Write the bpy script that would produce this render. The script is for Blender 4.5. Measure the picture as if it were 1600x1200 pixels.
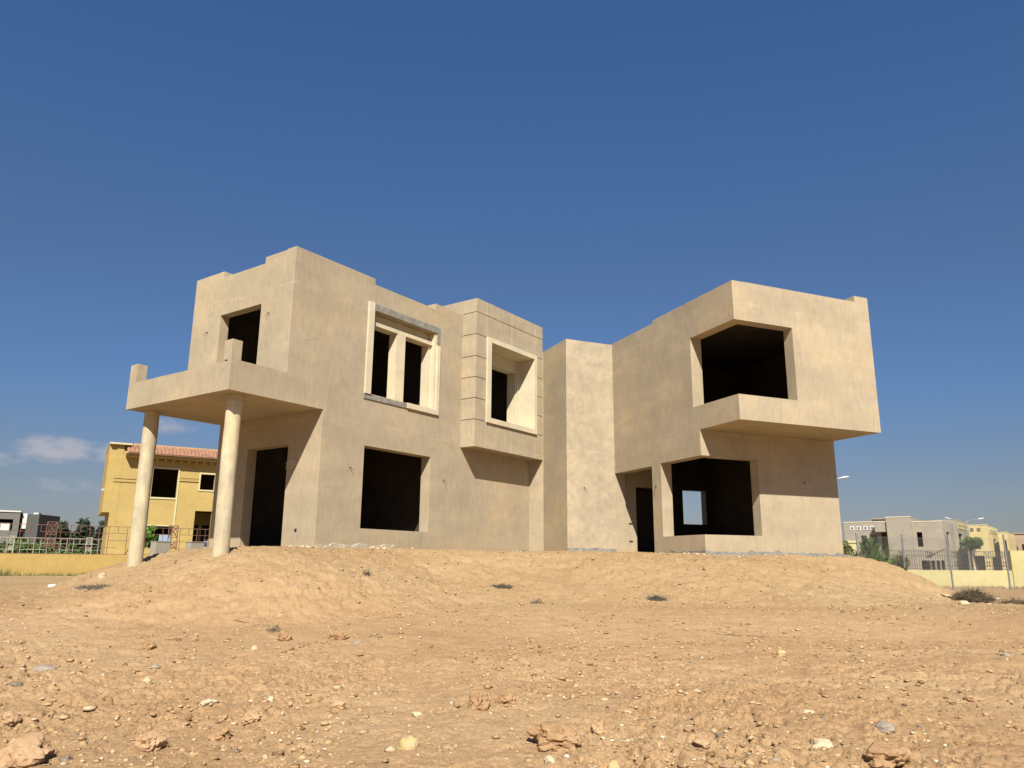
import bpy, bmesh, math, random
import numpy as np
from mathutils import Matrix, Vector
from mathutils import noise as mnoise

# ------------------------------------------------------------------ camera, sky, sun
for o in list(bpy.data.objects): bpy.data.objects.remove(o)
scn = bpy.context.scene
COL = scn.collection
cam_d = bpy.data.cameras.new('camera'); cam = bpy.data.objects.new('camera', cam_d); COL.objects.link(cam)
cam_d.sensor_width = 36.0; cam_d.lens = 36.0*1193.99/1600
cam_d.clip_start = 0.05; cam_d.clip_end = 6000
cam.matrix_world = Matrix.Rotation(math.radians(90+13.2257), 4, 'X') @ Matrix.Rotation(math.radians(0.4634), 4, 'Z')
scn.camera = cam
SUN_AZ, SUN_EL = 179.4, 42.85
world = bpy.data.worlds.new('World'); scn.world = world; world.use_nodes = True
nt = world.node_tree; nt.nodes.clear()
def wn(t, **k):
    n = nt.nodes.new(t)
    for a, b in k.items(): setattr(n, a, b)
    return n
out = wn('ShaderNodeOutputWorld'); bg = wn('ShaderNodeBackground'); bg.inputs[1].default_value = 0.050
sky = wn('ShaderNodeTexSky', sky_type='NISHITA', sun_disc=False)
sky.sun_elevation = math.radians(SUN_EL); sky.sun_rotation = math.radians(SUN_AZ)
sky.air_density = 1.0; sky.dust_density = 0.7; sky.ozone_density = 3.0; sky.altitude = 0
# thin low clouds, a procedural layer on the sky itself
tc = wn('ShaderNodeTexCoord'); sp = wn('ShaderNodeSeparateXYZ'); nt.links.new(tc.outputs['Generated'], sp.inputs[0])
def wm(op, a, b=None, c=None, clamp=False):
    n = wn('ShaderNodeMath', operation=op, use_clamp=clamp)
    for i, v in enumerate((a, b, c)):
        if v is None: continue
        if isinstance(v, (int, float)): n.inputs[i].default_value = v
        else: nt.links.new(v, n.inputs[i])
    return n.outputs[0]
az = wm('ARCTAN2', sp.outputs[0], sp.outputs[1]); el = wm('ARCSINE', sp.outputs[2])
cb = wn('ShaderNodeCombineXYZ'); nt.links.new(wm('MULTIPLY', az, 1.0), cb.inputs[0]); nt.links.new(wm('MULTIPLY', el, 2.2), cb.inputs[1])
nz = wn('ShaderNodeTexNoise'); nz.inputs['Scale'].default_value = 20; nz.inputs['Detail'].default_value = 9; nz.inputs['Roughness'].default_value = 0.6
nt.links.new(cb.outputs[0], nz.inputs['Vector'])
def cloud(a0, e0, ra, re):
    da = wm('DIVIDE', wm('SUBTRACT', az, math.radians(a0)), math.radians(ra))
    de = wm('DIVIDE', wm('SUBTRACT', el, math.radians(e0)), math.radians(re))
    r2 = wm('ADD', wm('MULTIPLY', da, da), wm('MULTIPLY', de, de))
    return wm('SUBTRACT', 1.0, r2, clamp=True)
CLOUDS = [(-31.0, 6.9, 3.6, 1.3), (-27.3, 6.9, 2.4, 1.0), (-24.5, 9.1, 3.0, 0.8), (-29, 5.0, 8.0, 2.0), (-33.5, 6.2, 3.5, 1.2), (38, 4.5, 6, 1.2)]
m = None
for c_, w_ in zip(CLOUDS, (1, .9, .6, .28, .5, .25)):
    q = wm('MULTIPLY', cloud(*c_), w_); m = q if m is None else wm('MAXIMUM', m, q)
cm = wm('MULTIPLY', wm('SUBTRACT', wm('ADD', nz.outputs[0], wm('MULTIPLY', m, 0.40)), 0.64), 4.2, clamp=True)
cm = wm('MULTIPLY', cm, wm('MULTIPLY', wm('POWER', m, 0.4), 0.8))
mix = wn('ShaderNodeMixRGB'); nt.links.new(cm, mix.inputs[0])
hs = wn('ShaderNodeHueSaturation'); hs.inputs['Saturation'].default_value = 1.0; hs.inputs['Value'].default_value = 1.0
nt.links.new(sky.outputs[0], hs.inputs['Color'])
# dry hazy air: the whole dome is graded by height above the horizon, the same all round
gr = wn('ShaderNodeValToRGB'); ge = gr.color_ramp.elements
SK = [(0, (.61, .575, .64)), (.10, (.65, .62, .69)), (.22, (.60, .75, .95)), (.35, (.68, .81, .98)), (.50, (.68, .93, 1.20)), (.65, (.66, 1.0, 1.33))]
ge[0].position = 0; ge[1].position = .65
for p_, c_ in SK[1:-1]: ge.new(p_)
for e_, (p_, c_) in zip(sorted(ge, key=lambda q: q.position), SK): e_.position = p_; e_.color = (c_[0]*.7, c_[1]*.7, c_[2]*.7, 1)
nt.links.new(sp.outputs[2], gr.inputs[0])
ml = wn('ShaderNodeMixRGB', blend_type='MULTIPLY'); ml.inputs[0].default_value = 1; nt.links.new(hs.outputs[0], ml.inputs[1]); nt.links.new(gr.outputs[0], ml.inputs[2])
hs.inputs['Value'].default_value = 1/.7
nt.links.new(ml.outputs[0], mix.inputs[1])
mix.inputs[2].default_value = (5.6, 5.5, 6.0, 1)
nt.links.new(mix.outputs[0], bg.inputs[0]); nt.links.new(bg.outputs[0], out.inputs[0])
sun_d = bpy.data.lights.new('sun', 'SUN'); sun_d.energy = 5.0; sun_d.angle = math.radians(0.53); sun_d.color = (1.0, 0.935, 0.83)
sun = bpy.data.objects.new('sun', sun_d); COL.objects.link(sun)
Ldir = Vector((-0.012, 1.078, -1.0)); sun.rotation_euler = Ldir.to_track_quat('-Z', 'Y').to_euler(); sun.location = (0, -20, 30)
scn.view_settings.view_transform = 'Standard'; scn.view_settings.look = 'None'
scn.view_settings.exposure = 0.78; scn.view_settings.gamma = 1.0; scn.view_settings.use_curve_mapping = False
scn.render.engine = 'CYCLES'
scn.cycles.max_bounces = 6; scn.cycles.diffuse_bounces = 2

R_ = random.Random(11)
# ------------------------------------------------------------------ materials
def newmat(name):
    m = bpy.data.materials.new(name); m.use_nodes = True
    n = m.node_tree; n.nodes.clear()
    o = n.nodes.new('ShaderNodeOutputMaterial'); b = n.nodes.new('ShaderNodeBsdfPrincipled')
    n.links.new(b.outputs[0], o.inputs[0]); b.inputs['Specular IOR Level'].default_value = 0.2
    return m, n, b
def noise(n, vec, scale, detail=5, rough=.55):
    t = n.nodes.new('ShaderNodeTexNoise'); t.inputs['Scale'].default_value = scale; t.inputs['Detail'].default_value = detail; t.inputs['Roughness'].default_value = rough
    n.links.new(vec, t.inputs['Vector']); return t.outputs[0]
def ramp(n, fac, stops):
    r = n.nodes.new('ShaderNodeValToRGB'); e = r.color_ramp.elements
    e[0].position, e[0].color = stops[0][0], (*stops[0][1], 1); e[1].position, e[1].color = stops[-1][0], (*stops[-1][1], 1)
    for p, c in stops[1:-1]:
        x = e.new(p); x.color = (*c, 1)
    n.links.new(fac, r.inputs[0]); return r.outputs[0]
def mixc(n, fac, a, b, mode='MIX'):
    x = n.nodes.new('ShaderNodeMixRGB'); x.blend_type = mode
    for i, v in enumerate((fac, a, b)):
        if isinstance(v, (int, float)): x.inputs[i].default_value = v
        elif isinstance(v, tuple): x.inputs[i].default_value = (*v, 1)
        else: n.links.new(v, x.inputs[i])
    return x.outputs[0]
def mapping(n, sc=(1, 1, 1), coord='Object'):
    t = n.nodes.new('ShaderNodeTexCoord'); mp = n.nodes.new('ShaderNodeMapping'); mp.inputs['Scale'].default_value = sc
    n.links.new(t.outputs[coord], mp.inputs[0]); return mp.outputs[0]
def bump(n, b, h, dist, strength=1.0, prev=None):
    x = n.nodes.new('ShaderNodeBump'); x.inputs['Distance'].default_value = dist; x.inputs['Strength'].default_value = strength
    n.links.new(h, x.inputs['Height'])
    if prev is not None: n.links.new(prev, x.inputs['Normal'])
    n.links.new(x.outputs[0], b.inputs['Normal']); return x.outputs[0]
def stucco(name, base, var=.10, streak=.10, blotch=.5, tint=(1.05, 1.0, .92), rough=.93, bumpd=.006):
    m, n, b = newmat(name); b.inputs['Roughness'].default_value = rough
    v = mapping(n); vs = mapping(n, (9, 9, .9)); vh = mapping(n, (.35, .35, 1.6))
    lo = tuple(c*(1-var) for c in base); hi = tuple(min(1, c*(1+var)*t) for c, t in zip(base, tint))
    c = ramp(n, noise(n, v, .55, 6, .62), [(.32, lo), (.5, base), (.68, hi)])
    st = ramp(n, noise(n, vs, 2.2, 5, .65), [(.3, (1-streak,)*3), (.62, (1+streak*.4,)*3)])
    c = mixc(n, 1.0, c, st, 'MULTIPLY')
    bl = ramp(n, noise(n, v, 3.4, 7, .7), [(.35, (1-.10*blotch,)*3), (.5, (1, 1, 1)), (.66, (1+.10*blotch, 1+.09*blotch, 1+.05*blotch))])
    c = mixc(n, 1.0, c, bl, 'MULTIPLY')
    band = ramp(n, noise(n, vh, 1.0, 3, .5), [(.42, (.955, .95, .94)), (.6, (1.02, 1.02, 1.02))])
    c = mixc(n, 1.0, c, band, 'MULTIPLY')
    # fine scratch cracks
    vr = n.nodes.new('ShaderNodeTexVoronoi'); vr.feature = 'DISTANCE_TO_EDGE'; vr.inputs['Scale'].default_value = .55
    wv = mixc(n, .25, v, noise(n, v, 1.7, 5, .7)); n.links.new(wv, vr.inputs['Vector'])
    ck = ramp(n, vr.outputs['Distance'], [(0, (.86, .84, .80)), (.006, (1, 1, 1))])
    msk = ramp(n, noise(n, v, .9, 2), [(.50, (0, 0, 0)), (.58, (1, 1, 1))])
    c = mixc(n, msk, c, mixc(n, 1.0, c, ck, 'MULTIPLY'))
    zs_ = n.nodes.new('ShaderNodeSeparateXYZ'); n.links.new(v, zs_.inputs[0])
    def mth(op, a, b_):
        q = n.nodes.new('ShaderNodeMath'); q.operation = op
        for i_, x_ in enumerate((a, b_)):
            if isinstance(x_, (int, float)): q.inputs[i_].default_value = x_
            else: n.links.new(x_, q.inputs[i_])
        return q.outputs[0]
    wz = mth('ADD', zs_.outputs[2], mth('MULTIPLY', mth('SUBTRACT', noise(n, v, .8, 6, .7), .5), .5))
    for zl in (3.52, 6.95):
        seam = ramp(n, mth('ABSOLUTE', mth('SUBTRACT', wz, zl), 0), [(0, (1, 1, 1)), (.035, (0, 0, 0))])
        seam = mixc(n, 1.0, seam, ramp(n, noise(n, v, 1.1, 4, .6), [(.46, (0, 0, 0)), (.56, (.6, .6, .6))]), 'MULTIPLY')
        c = mixc(n, seam, c, tuple(min(1, x*1.22) for x in base))
    foot = ramp(n, mth('ADD', wz, 0), [(.05, (.75, .75, .75)), (.55, (0, 0, 0))])
    foot = mixc(n, 1.0, foot, ramp(n, noise(n, v, 2.4, 6, .7), [(.35, (.15, .15, .15)), (.65, (.7, .7, .7))]), 'MULTIPLY')
    c = mixc(n, foot, c, tuple(x*y for x, y in zip(base, (.93, .83, .74))))
    # pocks
    pk = ramp(n, noise(n, v, 30, 2, .5), [(.27, (.72, .68, .62)), (.33, (1, 1, 1))])
    c = mixc(n, .6, c, pk, 'MULTIPLY')
    n.links.new(c, b.inputs['Base Color'])
    h1 = noise(n, mapping(n, (14, 14, 3)), 4, 6, .7)
    p = bump(n, b, h1, bumpd, .6)
    bump(n, b, noise(n, v, 1.3, 3), .05, .35, p)
    return m
def plain_mat(name, col, rough=.8, metal=0, var=.08, scale=6, bumpd=0):
    m, n, b = newmat(name); b.inputs['Roughness'].default_value = rough; b.inputs['Metallic'].default_value = metal
    v = mapping(n)
    c = ramp(n, noise(n, v, scale, 5, .6), [(.3, tuple(x*(1-var) for x in col)), (.7, tuple(min(1, x*(1+var)) for x in col))])
    n.links.new(c, b.inputs['Base Color'])
    if bumpd: bump(n, b, noise(n, v, scale*4, 4), bumpd, .7)
    return m
M = {}
M['stucco'] = stucco('beige_stucco', (.352, .293, .203))
M['trowel'] = stucco('trowelled_plaster', (.358, .299, .212), var=.10, streak=.05, blotch=1.3, bumpd=.009)
M['panel'] = stucco('panel_stucco', (.358, .300, .208), var=.06, blotch=.8)
M['cream'] = stucco('cream_plaster', (0.52, 0.465, 0.335), var=.05, streak=.05, blotch=.5, bumpd=.003)
M['column'] = stucco('column_plaster', (0.44, 0.385, 0.262), var=.10, streak=.16, blotch=1.2, bumpd=.007)
M['bayinside'] = M['cream']
M['concrete'] = plain_mat('rough_concrete', (0.21, 0.2, 0.17), .95, 0, .30, 5, .02)
M['rubble'] = plain_mat('broken_plaster', (0.38, 0.34, 0.26), .95, 0, .3, 9, .02)
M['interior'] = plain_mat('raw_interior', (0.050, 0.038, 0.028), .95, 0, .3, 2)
M['dark'] = plain_mat('dark_metal', (.03, .028, .026), .6)
M['ystucco'] = stucco('yellow_stucco', (.38, .283, .105), var=.05, streak=.04, blotch=.4)
M['ytrim'] = plain_mat('pale_yellow_trim', (0.48, 0.44, 0.26), .8, 0, .05)
M['ywall'] = stucco('yellow_wall_paint', (.39, .275, .094), var=.05, streak=.08, blotch=.6)
M['ywall2'] = stucco('pale_yellow_wall_paint', (.44, .395, .20), var=.05, streak=.08, blotch=.5)
M['tile'] = plain_mat('clay_tile', (0.31, 0.165, 0.105), .85, 0, .25, 3)
M['tilecap'] = plain_mat('orange_ridge', (0.42, 0.27, 0.13), .85, 0, .1, 3)
M['gstucco'] = stucco('grey_beige_stucco', (.29, .265, .215), var=.08)
M['gdark'] = plain_mat('grey_paint', (0.135, 0.135, 0.12), .85, 0, .06)
M['gdark2'] = plain_mat('dark_grey_paint', (0.07, 0.073, 0.07), .85, 0, .06)
M['white'] = plain_mat('white_paint', (0.5, 0.5, 0.46), .7, 0, .04)
M['ypale'] = stucco('pale_yellow_stucco', (.47, .39, .20), var=.05)
M['beige2'] = stucco('far_beige_stucco', (0.36, 0.27, 0.18), var=.06)
M['rust'] = plain_mat('red_oxide_steel', (0.15, 0.075, 0.06), .75, .0, .25, 8)
M['whitebar'] = plain_mat('weathered_white_steel', (0.34, 0.345, 0.28), .7, 0, .15)
M['iron'] = plain_mat('dark_iron', (.075, .07, .065), .7, 0, .2)
M['galv'] = plain_mat('galvanised_steel', (0.22, 0.22, 0.225), .5, .3, .2, 12)
M['wire'] = plain_mat('fence_wire', (0.25, 0.24, 0.21), .5, .2, .1)
M['lamp'] = plain_mat('lamp_shell', (0.5, 0.5, 0.5), .4, 0, .03)
M['blue'] = plain_mat('pale_blue_steel', (0.24, 0.31, 0.38), .6, 0, .05)
M['bark'] = plain_mat('bark', (0.1, 0.075, 0.055), .95, 0, .3, 12, .01)
M['twig'] = plain_mat('dry_twig', (0.13, 0.1, 0.07), .95, 0, .35, 10)
M['pvc'] = plain_mat('white_plastic', (0.52, 0.52, 0.5), .4, 0, .03)
M['glass'] = plain_mat('dark_pane', (.02, .022, .025), .15)
def foliage(name, a, b_):
    m, n, b = newmat(name); b.inputs['Roughness'].default_value = .7
    at = n.nodes.new('ShaderNodeAttribute'); at.attribute_name = 'tone'
    c = mixc(n, at.outputs['Fac'], a, b_); n.links.new(c, b.inputs['Base Color'])
    b.inputs['Transmission Weight'].default_value = 0
    return m
M['leaf'] = foliage('green_leaves', (0.041, 0.077, 0.020), (0.099, 0.152, 0.041))
M['leafdark'] = foliage('pine_needles', (0.025, 0.037, 0.022), (0.053, 0.065, 0.037))
M['leafolive'] = foliage('olive_leaves', (0.077, 0.090, 0.032), (0.180, 0.180, 0.077))
M['leafbright'] = foliage('bright_leaves', (0.045, 0.117, 0.017), (0.117, 0.242, 0.036))
M['drybrush'] = foliage('dry_brush', (0.081, 0.062, 0.040), (0.167, 0.124, 0.077))
M['drygrey'] = foliage('grey_dry_shrub', (0.081, 0.074, 0.062), (0.136, 0.121, 0.093))
M['grass'] = foliage('green_weeds', (0.050, 0.074, 0.019), (0.112, 0.124, 0.043))
def stone_mat(name, a, b_, c_):
    m, n, b = newmat(name); b.inputs['Roughness'].default_value = .9
    v = mapping(n, coord='Object')
    c = ramp(n, noise(n, v, 9, 7, .65), [(.3, a), (.5, b_), (.7, c_)])
    n.links.new(c, b.inputs['Base Color']); bump(n, b, noise(n, v, 26, 7, .7), .012, .8)
    return m
M['s_pale'] = stone_mat('pale_limestone', (.36, .27, .16), (.45, .36, .23), (.53, .46, .33))
M['s_tan'] = stone_mat('tan_clod', (.295, .182, .095), (.37, .238, .130), (.43, .295, .168))
M['s_red'] = stone_mat('reddish_clod', (.22, .125, .06), (.31, .19, .095), (.37, .25, .135))
M['s_grey'] = stone_mat('grey_stone', (.19, .155, .12), (.25, .21, .165), (.33, .26, .18))
M['s_yellow'] = stone_mat('yellow_stone', (.34, .23, .10), (.43, .32, .15), (.38, .30, .19))
M['s_dark'] = stone_mat('dark_grey_stone', (.10, .08, .06), (.16, .13, .10), (.26, .20, .14))
# ground
m, n, b = newmat('sandy_ground'); b.inputs['Roughness'].default_value = .97; b.inputs['Specular IOR Level'].default_value = .1
v = mapping(n)
c = ramp(n, noise(n, v, .22, 6, .6), [(.30, (.350, .220, .113)), (.48, (.387, .252, .133)), (.68, (.425, .290, .160))])
vt = mapping(n, (.12, .9, .5))
red = ramp(n, noise(n, vt, .9, 5, .6), [(.47, (0, 0, 0)), (.63, (1, 1, 1))])
sepn = n.nodes.new('ShaderNodeSeparateXYZ'); n.links.new(v, sepn.inputs[0])
trk = ramp(n, sepn.outputs[1], [(0, (.25, .25, .25)), (1, (.25, .25, .25))])
mr = n.nodes.new('ShaderNodeMapRange'); mr.inputs['From Min'].default_value = 9; mr.inputs['From Max'].default_value = 19
n.links.new(sepn.outputs[1], mr.inputs['Value'])
trk = ramp(n, mr.outputs[0], [(0, (.85,)*3), (.35, (1,)*3), (.72, (1,)*3), (.9, (.15,)*3)])
red = mixc(n, 1.0, red, trk, 'MULTIPLY')
c = mixc(n, mixc(n, 1.0, red, (.42, .42, .42), 'MULTIPLY'), c, (.315, .185, .088))
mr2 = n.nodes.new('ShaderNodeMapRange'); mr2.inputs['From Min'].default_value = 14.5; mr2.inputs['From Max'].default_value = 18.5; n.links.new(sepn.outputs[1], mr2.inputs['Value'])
c = mixc(n, 1.0, c, ramp(n, mr2.outputs[0], [(0, (1, 1, 1)), (1, (.87, .905, .90))]), 'MULTIPLY')   # heaped fill: yellower soil, also darkened to offset its bright sunlit slope
c = mixc(n, 1.0, c, ramp(n, noise(n, v, 3.2, 8, .7), [(.3, (.84, .81, .78)), (.5, (1, 1, 1)), (.72, (1.12, 1.11, 1.09))]), 'MULTIPLY')
c = mixc(n, 1.0, c, ramp(n, noise(n, v, 24, 6, .75), [(.3, (.80, .77, .73)), (.5, (1, 1, 1)), (.7, (1.13, 1.12, 1.1))]), 'MULTIPLY')
vo = n.nodes.new('ShaderNodeTexVoronoi'); vo.inputs['Scale'].default_value = 17; n.links.new(v, vo.inputs['Vector'])
spk = ramp(n, vo.outputs['Distance'], [(.10, (1, 1, 1)), (.17, (0, 0, 0))])
sel = n.nodes.new('ShaderNodeSeparateXYZ'); n.links.new(vo.outputs['Color'], sel.inputs[0])
sm = ramp(n, sel.outputs[0], [(.80, (0, 0, 0)), (.82, (1, 1, 1))])
c = mixc(n, mixc(n, 1.0, spk, sm, 'MULTIPLY'), c, (.48, .40, .28))
pit_shade = ramp(n, noise(n, v, 22, 4, .8), [(.30, (.50, .44, .38)), (.385, (1, 1, 1))])  # random dark flecks: shade of small pits painted into the soil colour
pit_shade2 = ramp(n, noise(n, mapping(n, (.6, 1.6, 1)), 11, 5, .8), [(.29, (.55, .48, .40)), (.36, (1, 1, 1))])
c = mixc(n, .9, c, pit_shade, 'MULTIPLY'); c = mixc(n, .75, c, pit_shade2, 'MULTIPLY')
c = mixc(n, 1.0, c, ramp(n, noise(n, v, 60, 5, .8), [(.28, (.70, .67, .64)), (.5, (1, 1, 1)), (.72, (1.27, 1.26, 1.24))]), 'MULTIPLY')
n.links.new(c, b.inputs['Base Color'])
p = bump(n, b, noise(n, v, 7, 9, .72), .04, .8)
p = bump(n, b, noise(n, v, 38, 6, .8), .014, .9, p)
M['ground'] = m
M['gravelmix'] = None
m, n, b = newmat('gravel_mix'); b.inputs['Roughness'].default_value = .93
at = n.nodes.new('ShaderNodeAttribute'); at.attribute_name = 'tone'
c = ramp(n, at.outputs['Fac'], [(0, (.13, .075, .035)), (.10, (.29, .18, .085)), (.35, (.36, .24, .12)), (.62, (.41, .285, .15)), (.80, (.45, .34, .205)), (.90, (.52, .44, .31)), (.955, (.60, .53, .41)), (.965, (.21, .19, .16)), (.99, (.15, .14, .12))])
c = mixc(n, 1.0, c, ramp(n, noise(n, mapping(n), 40, 4), [(.3, (.82, .82, .82)), (.7, (1.12, 1.12, 1.12))]), 'MULTIPLY')
n.links.new(c, b.inputs['Base Color']); M['gravelmix'] = m

# ------------------------------------------------------------------ frames
class Frame:
    def __init__(s, ox, oy, ax, ay): s.o = np.array([ox, oy]); s.a = np.array(ax); s.b = np.array(ay)
    def __call__(s, u, w, z): p = s.o + u*s.a + w*s.b; return (float(p[0]), float(p[1]), float(z))
def azv(d): d = math.radians(d); return (math.sin(d), math.cos(d))
AL, BR = 35.3159, 67.2775
FL = Frame(-5.805, 19.139, azv(AL), azv(AL-90))          # u along the main facade to the right, w into the building
V0 = (3.649, 26.903)
FR = Frame(V0[0], V0[1], azv(BR), tuple(-x for x in azv(BR-90)))   # q along the wing front to the right, p towards the viewer

class MB:
    def __init__(s): s.v = []; s.f = []; s.m = []
    def add(s, vs, fs, mi=0):
        k = len(s.v); s.v += [tuple(p) for p in vs]
        for f in fs: s.f.append(tuple(k+i for i in f)); s.m.append(mi)
        return s
    def box(s, F, u0, u1, w0, w1, z0, z1, mi=0):
        vs = [F(u, w, z) for z in (z0, z1) for (u, w) in ((u0, w0), (u1, w0), (u1, w1), (u0, w1))]
        return s.add(vs, [(0, 3, 2, 1), (4, 5, 6, 7), (0, 1, 5, 4), (1, 2, 6, 5), (2, 3, 7, 6), (3, 0, 4, 7)], mi)
    def prism(s, pts, z0, z1, mi=0):
        n_ = len(pts); vs = [(x, y, z0) for x, y in pts]+[(x, y, z1) for x, y in pts]
        fs = [tuple(range(n_))[::-1], tuple(range(n_, 2*n_))]+[(i, (i+1) % n_, n_+(i+1) % n_, n_+i) for i in range(n_)]
        return s.add(vs, fs, mi)
    def tube(s, p0, p1, r0, r1=None, n_=6, mi=0):
        r1 = r0 if r1 is None else r1
        a = Vector(p0); b = Vector(p1); d = (b-a).normalized(); x = d.orthogonal().normalized(); y = d.cross(x)
        vs = [a+(x*math.cos(2*math.pi*i/n_)+y*math.sin(2*math.pi*i/n_))*r0 for i in range(n_)]
        vs += [b+(x*math.cos(2*math.pi*i/n_)+y*math.sin(2*math.pi*i/n_))*r1 for i in range(n_)]
        return s.add(vs, [(i, (i+1) % n_, n_+(i+1) % n_, n_+i) for i in range(n_)]+[tuple(range(n_))[::-1], tuple(range(n_, 2*n_))], mi)
    def path(s, pts, r0, r1=None, n_=6):
        r1 = r0 if r1 is None else r1; k = len(pts)-1
        for i in range(k): s.tube(pts[i], pts[i+1], r0+(r1-r0)*i/k, r0+(r1-r0)*(i+1)/k, n_)
        return s
    def build(s, name, mats, parent=None, kind=None, smooth=False, tone=None):
        off = np.array(parent.get('_o', (0, 0, 0))) if parent is not None else np.zeros(3)
        vs = np.array(s.v)-off
        me = bpy.data.meshes.new(name); me.from_pydata(vs.tolist(), [], s.f)
        if not isinstance(mats, (list, tuple)): mats = [mats]
        for x in mats: me.materials.append(x)
        if any(s.m): me.polygons.foreach_set('material_index', s.m)
        if smooth: me.polygons.foreach_set('use_smooth', [True]*len(me.polygons))
        if tone is not None:
            a = me.attributes.new('tone', 'FLOAT', 'FACE'); a.data.foreach_set('value', np.array(tone, dtype=np.float32))
        bm = bmesh.new(); bm.from_mesh(me)
        if len(bm.faces) < 20000 and tone is None: bmesh.ops.recalc_face_normals(bm, faces=bm.faces); bm.to_mesh(me)
        bm.free(); me.update()
        o = bpy.data.objects.new(name, me); COL.objects.link(o)
        if parent is not None: o.parent = parent
        if kind: o['kind'] = kind
        return o
def tag(o, label, cat, group=None):
    o['label'] = label; o['category'] = cat
    if group: o['group'] = group
    return o
def thing(name, loc, label, cat, group=None):
    o = bpy.data.objects.new(name, None); COL.objects.link(o); o.location = loc; o['_o'] = tuple(loc); o.empty_display_size = .3
    return tag(o, label, cat, group)
def retag(p):     # sub-parts take the origin of the thing their part belongs to
    p['_o'] = tuple(p.parent['_o']); return p
def struct(o): o['kind'] = 'structure'; return o
def wall(F, name, ub, zb, solid, w0, w1, mats, parent, swap=False):
    """grid wall: u along, w0 outer face, w1 inner face; cells cut where solid() is false"""
    P = (lambda u, w, z: F(w, u, z)) if swap else F
    mb = MB(); nu, nz_ = len(ub)-1, len(zb)-1
    S = [[bool(solid((ub[i]+ub[i+1])/2, (zb[j]+zb[j+1])/2)) for j in range(nz_)] for i in range(nu)]
    g = lambda i, j: 0 <= i < nu and 0 <= j < nz_ and S[i][j]
    for i in range(nu):
        for j in range(nz_):
            if not S[i][j]: continue
            a, b_, c_, d_ = ub[i], ub[i+1], zb[j], zb[j+1]
            mb.add([P(a, w0, c_), P(b_, w0, c_), P(b_, w0, d_), P(a, w0, d_)], [(0, 1, 2, 3)], 0)
            mb.add([P(a, w1, c_), P(b_, w1, c_), P(b_, w1, d_), P(a, w1, d_)], [(3, 2, 1, 0)], 1)
            if not g(i-1, j): mb.add([P(a, w0, c_), P(a, w1, c_), P(a, w1, d_), P(a, w0, d_)], [(0, 1, 2, 3)], 0)
            if not g(i+1, j): mb.add([P(b_, w0, c_), P(b_, w1, c_), P(b_, w1, d_), P(b_, w0, d_)], [(0, 1, 2, 3)], 0)
            if not g(i, j-1): mb.add([P(a, w0, c_), P(b_, w0, c_), P(b_, w1, c_), P(a, w1, c_)], [(0, 1, 2, 3)], 0)
            if not g(i, j+1): mb.add([P(a, w0, d_), P(b_, w0, d_), P(b_, w1, d_), P(a, w1, d_)], [(0, 1, 2, 3)], 0)
    return mb.build(name, mats, parent)
def inr(x, a, b_): return a < x < b_

#TERRAIN-BEGIN
def _h(ix, iy, s):
    with np.errstate(over='ignore'):
        n_ = (ix.astype(np.int64)*374761393 + iy.astype(np.int64)*668265263 + s*982451653) & 0x7fffffff
        n_ = ((n_ ^ (n_ >> 13))*1274126177) & 0x7fffffff
        n_ = n_ ^ (n_ >> 16)
    return (n_ & 0xffff)/65535.0
def vnoise(x, y, s=0):
    ix = np.floor(x); iy = np.floor(y); fx = x-ix; fy = y-iy
    fx = fx*fx*(3-2*fx); fy = fy*fy*(3-2*fy)
    a = _h(ix, iy, s); b = _h(ix+1, iy, s); c = _h(ix, iy+1, s); d = _h(ix+1, iy+1, s)
    return (a*(1-fx)+b*fx)*(1-fy)+(c*(1-fx)+d*fx)*fy
def fbm(x, y, o=4, s=0, g=.5):
    r = 0; a = 1; t = 0
    for i in range(o):
        c, sn = math.cos(i*1.1+.4), math.sin(i*1.1+.4)
        r = r + a*vnoise((x*c-y*sn)*2**i+17.3*i, (x*sn+y*c)*2**i-9.1*i, s+i); t += a; a *= g
    return r/t
def crumbs(x, y, s=0):      # rounded lumps standing out of a flat floor
    ix = np.floor(x); iy = np.floor(y); best = np.zeros_like(x)
    for dx in (-1, 0, 1):
        for dy in (-1, 0, 1):
            cx = ix+dx; cy = iy+dy
            px = cx+.15+.7*_h(cx, cy, s+5); py = cy+.15+.7*_h(cx, cy, s+6); r = .12+.38*_h(cx, cy, s+7)**2
            d = np.hypot(x-px, (y-py)*(.8+.5*_h(cx, cy, s+8)))/r
            best = np.maximum(best, r*np.sqrt(np.clip(1-d*d, 0, 1)))
    return best
def _seg(x, y, a, b):
    dx, dy = b[0]-a[0], b[1]-a[1]; t = np.clip(((x-a[0])*dx+(y-a[1])*dy)/(dx*dx+dy*dy), 0, 1)
    return np.hypot(x-a[0]-t*dx, y-a[1]-t*dy)
def polydist(x, y, P):
    d = np.full(np.shape(x), 1e9); ins = np.zeros(np.shape(x), bool)
    for i in range(len(P)):
        a, b = P[i], P[(i+1) % len(P)]
        d = np.minimum(d, _seg(x, y, a, b))
        c = ((a[1] > y) != (b[1] > y)) & (x < (b[0]-a[0])*(y-a[1])/((b[1]-a[1]) if b[1] != a[1] else 1e-9)+a[0])
        ins ^= c
    return np.where(ins, 0, d)
_a = math.radians(35.3159); _b = math.radians(67.2775)
def _L(u, w): return (-5.805+u*math.sin(_a)-w*math.cos(_a), 19.139+u*math.cos(_a)+w*math.sin(_a))
def _R(p, q): return (3.649+q*math.sin(_b)+p*math.cos(_b), 26.903+q*math.cos(_b)-p*math.sin(_b))
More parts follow.
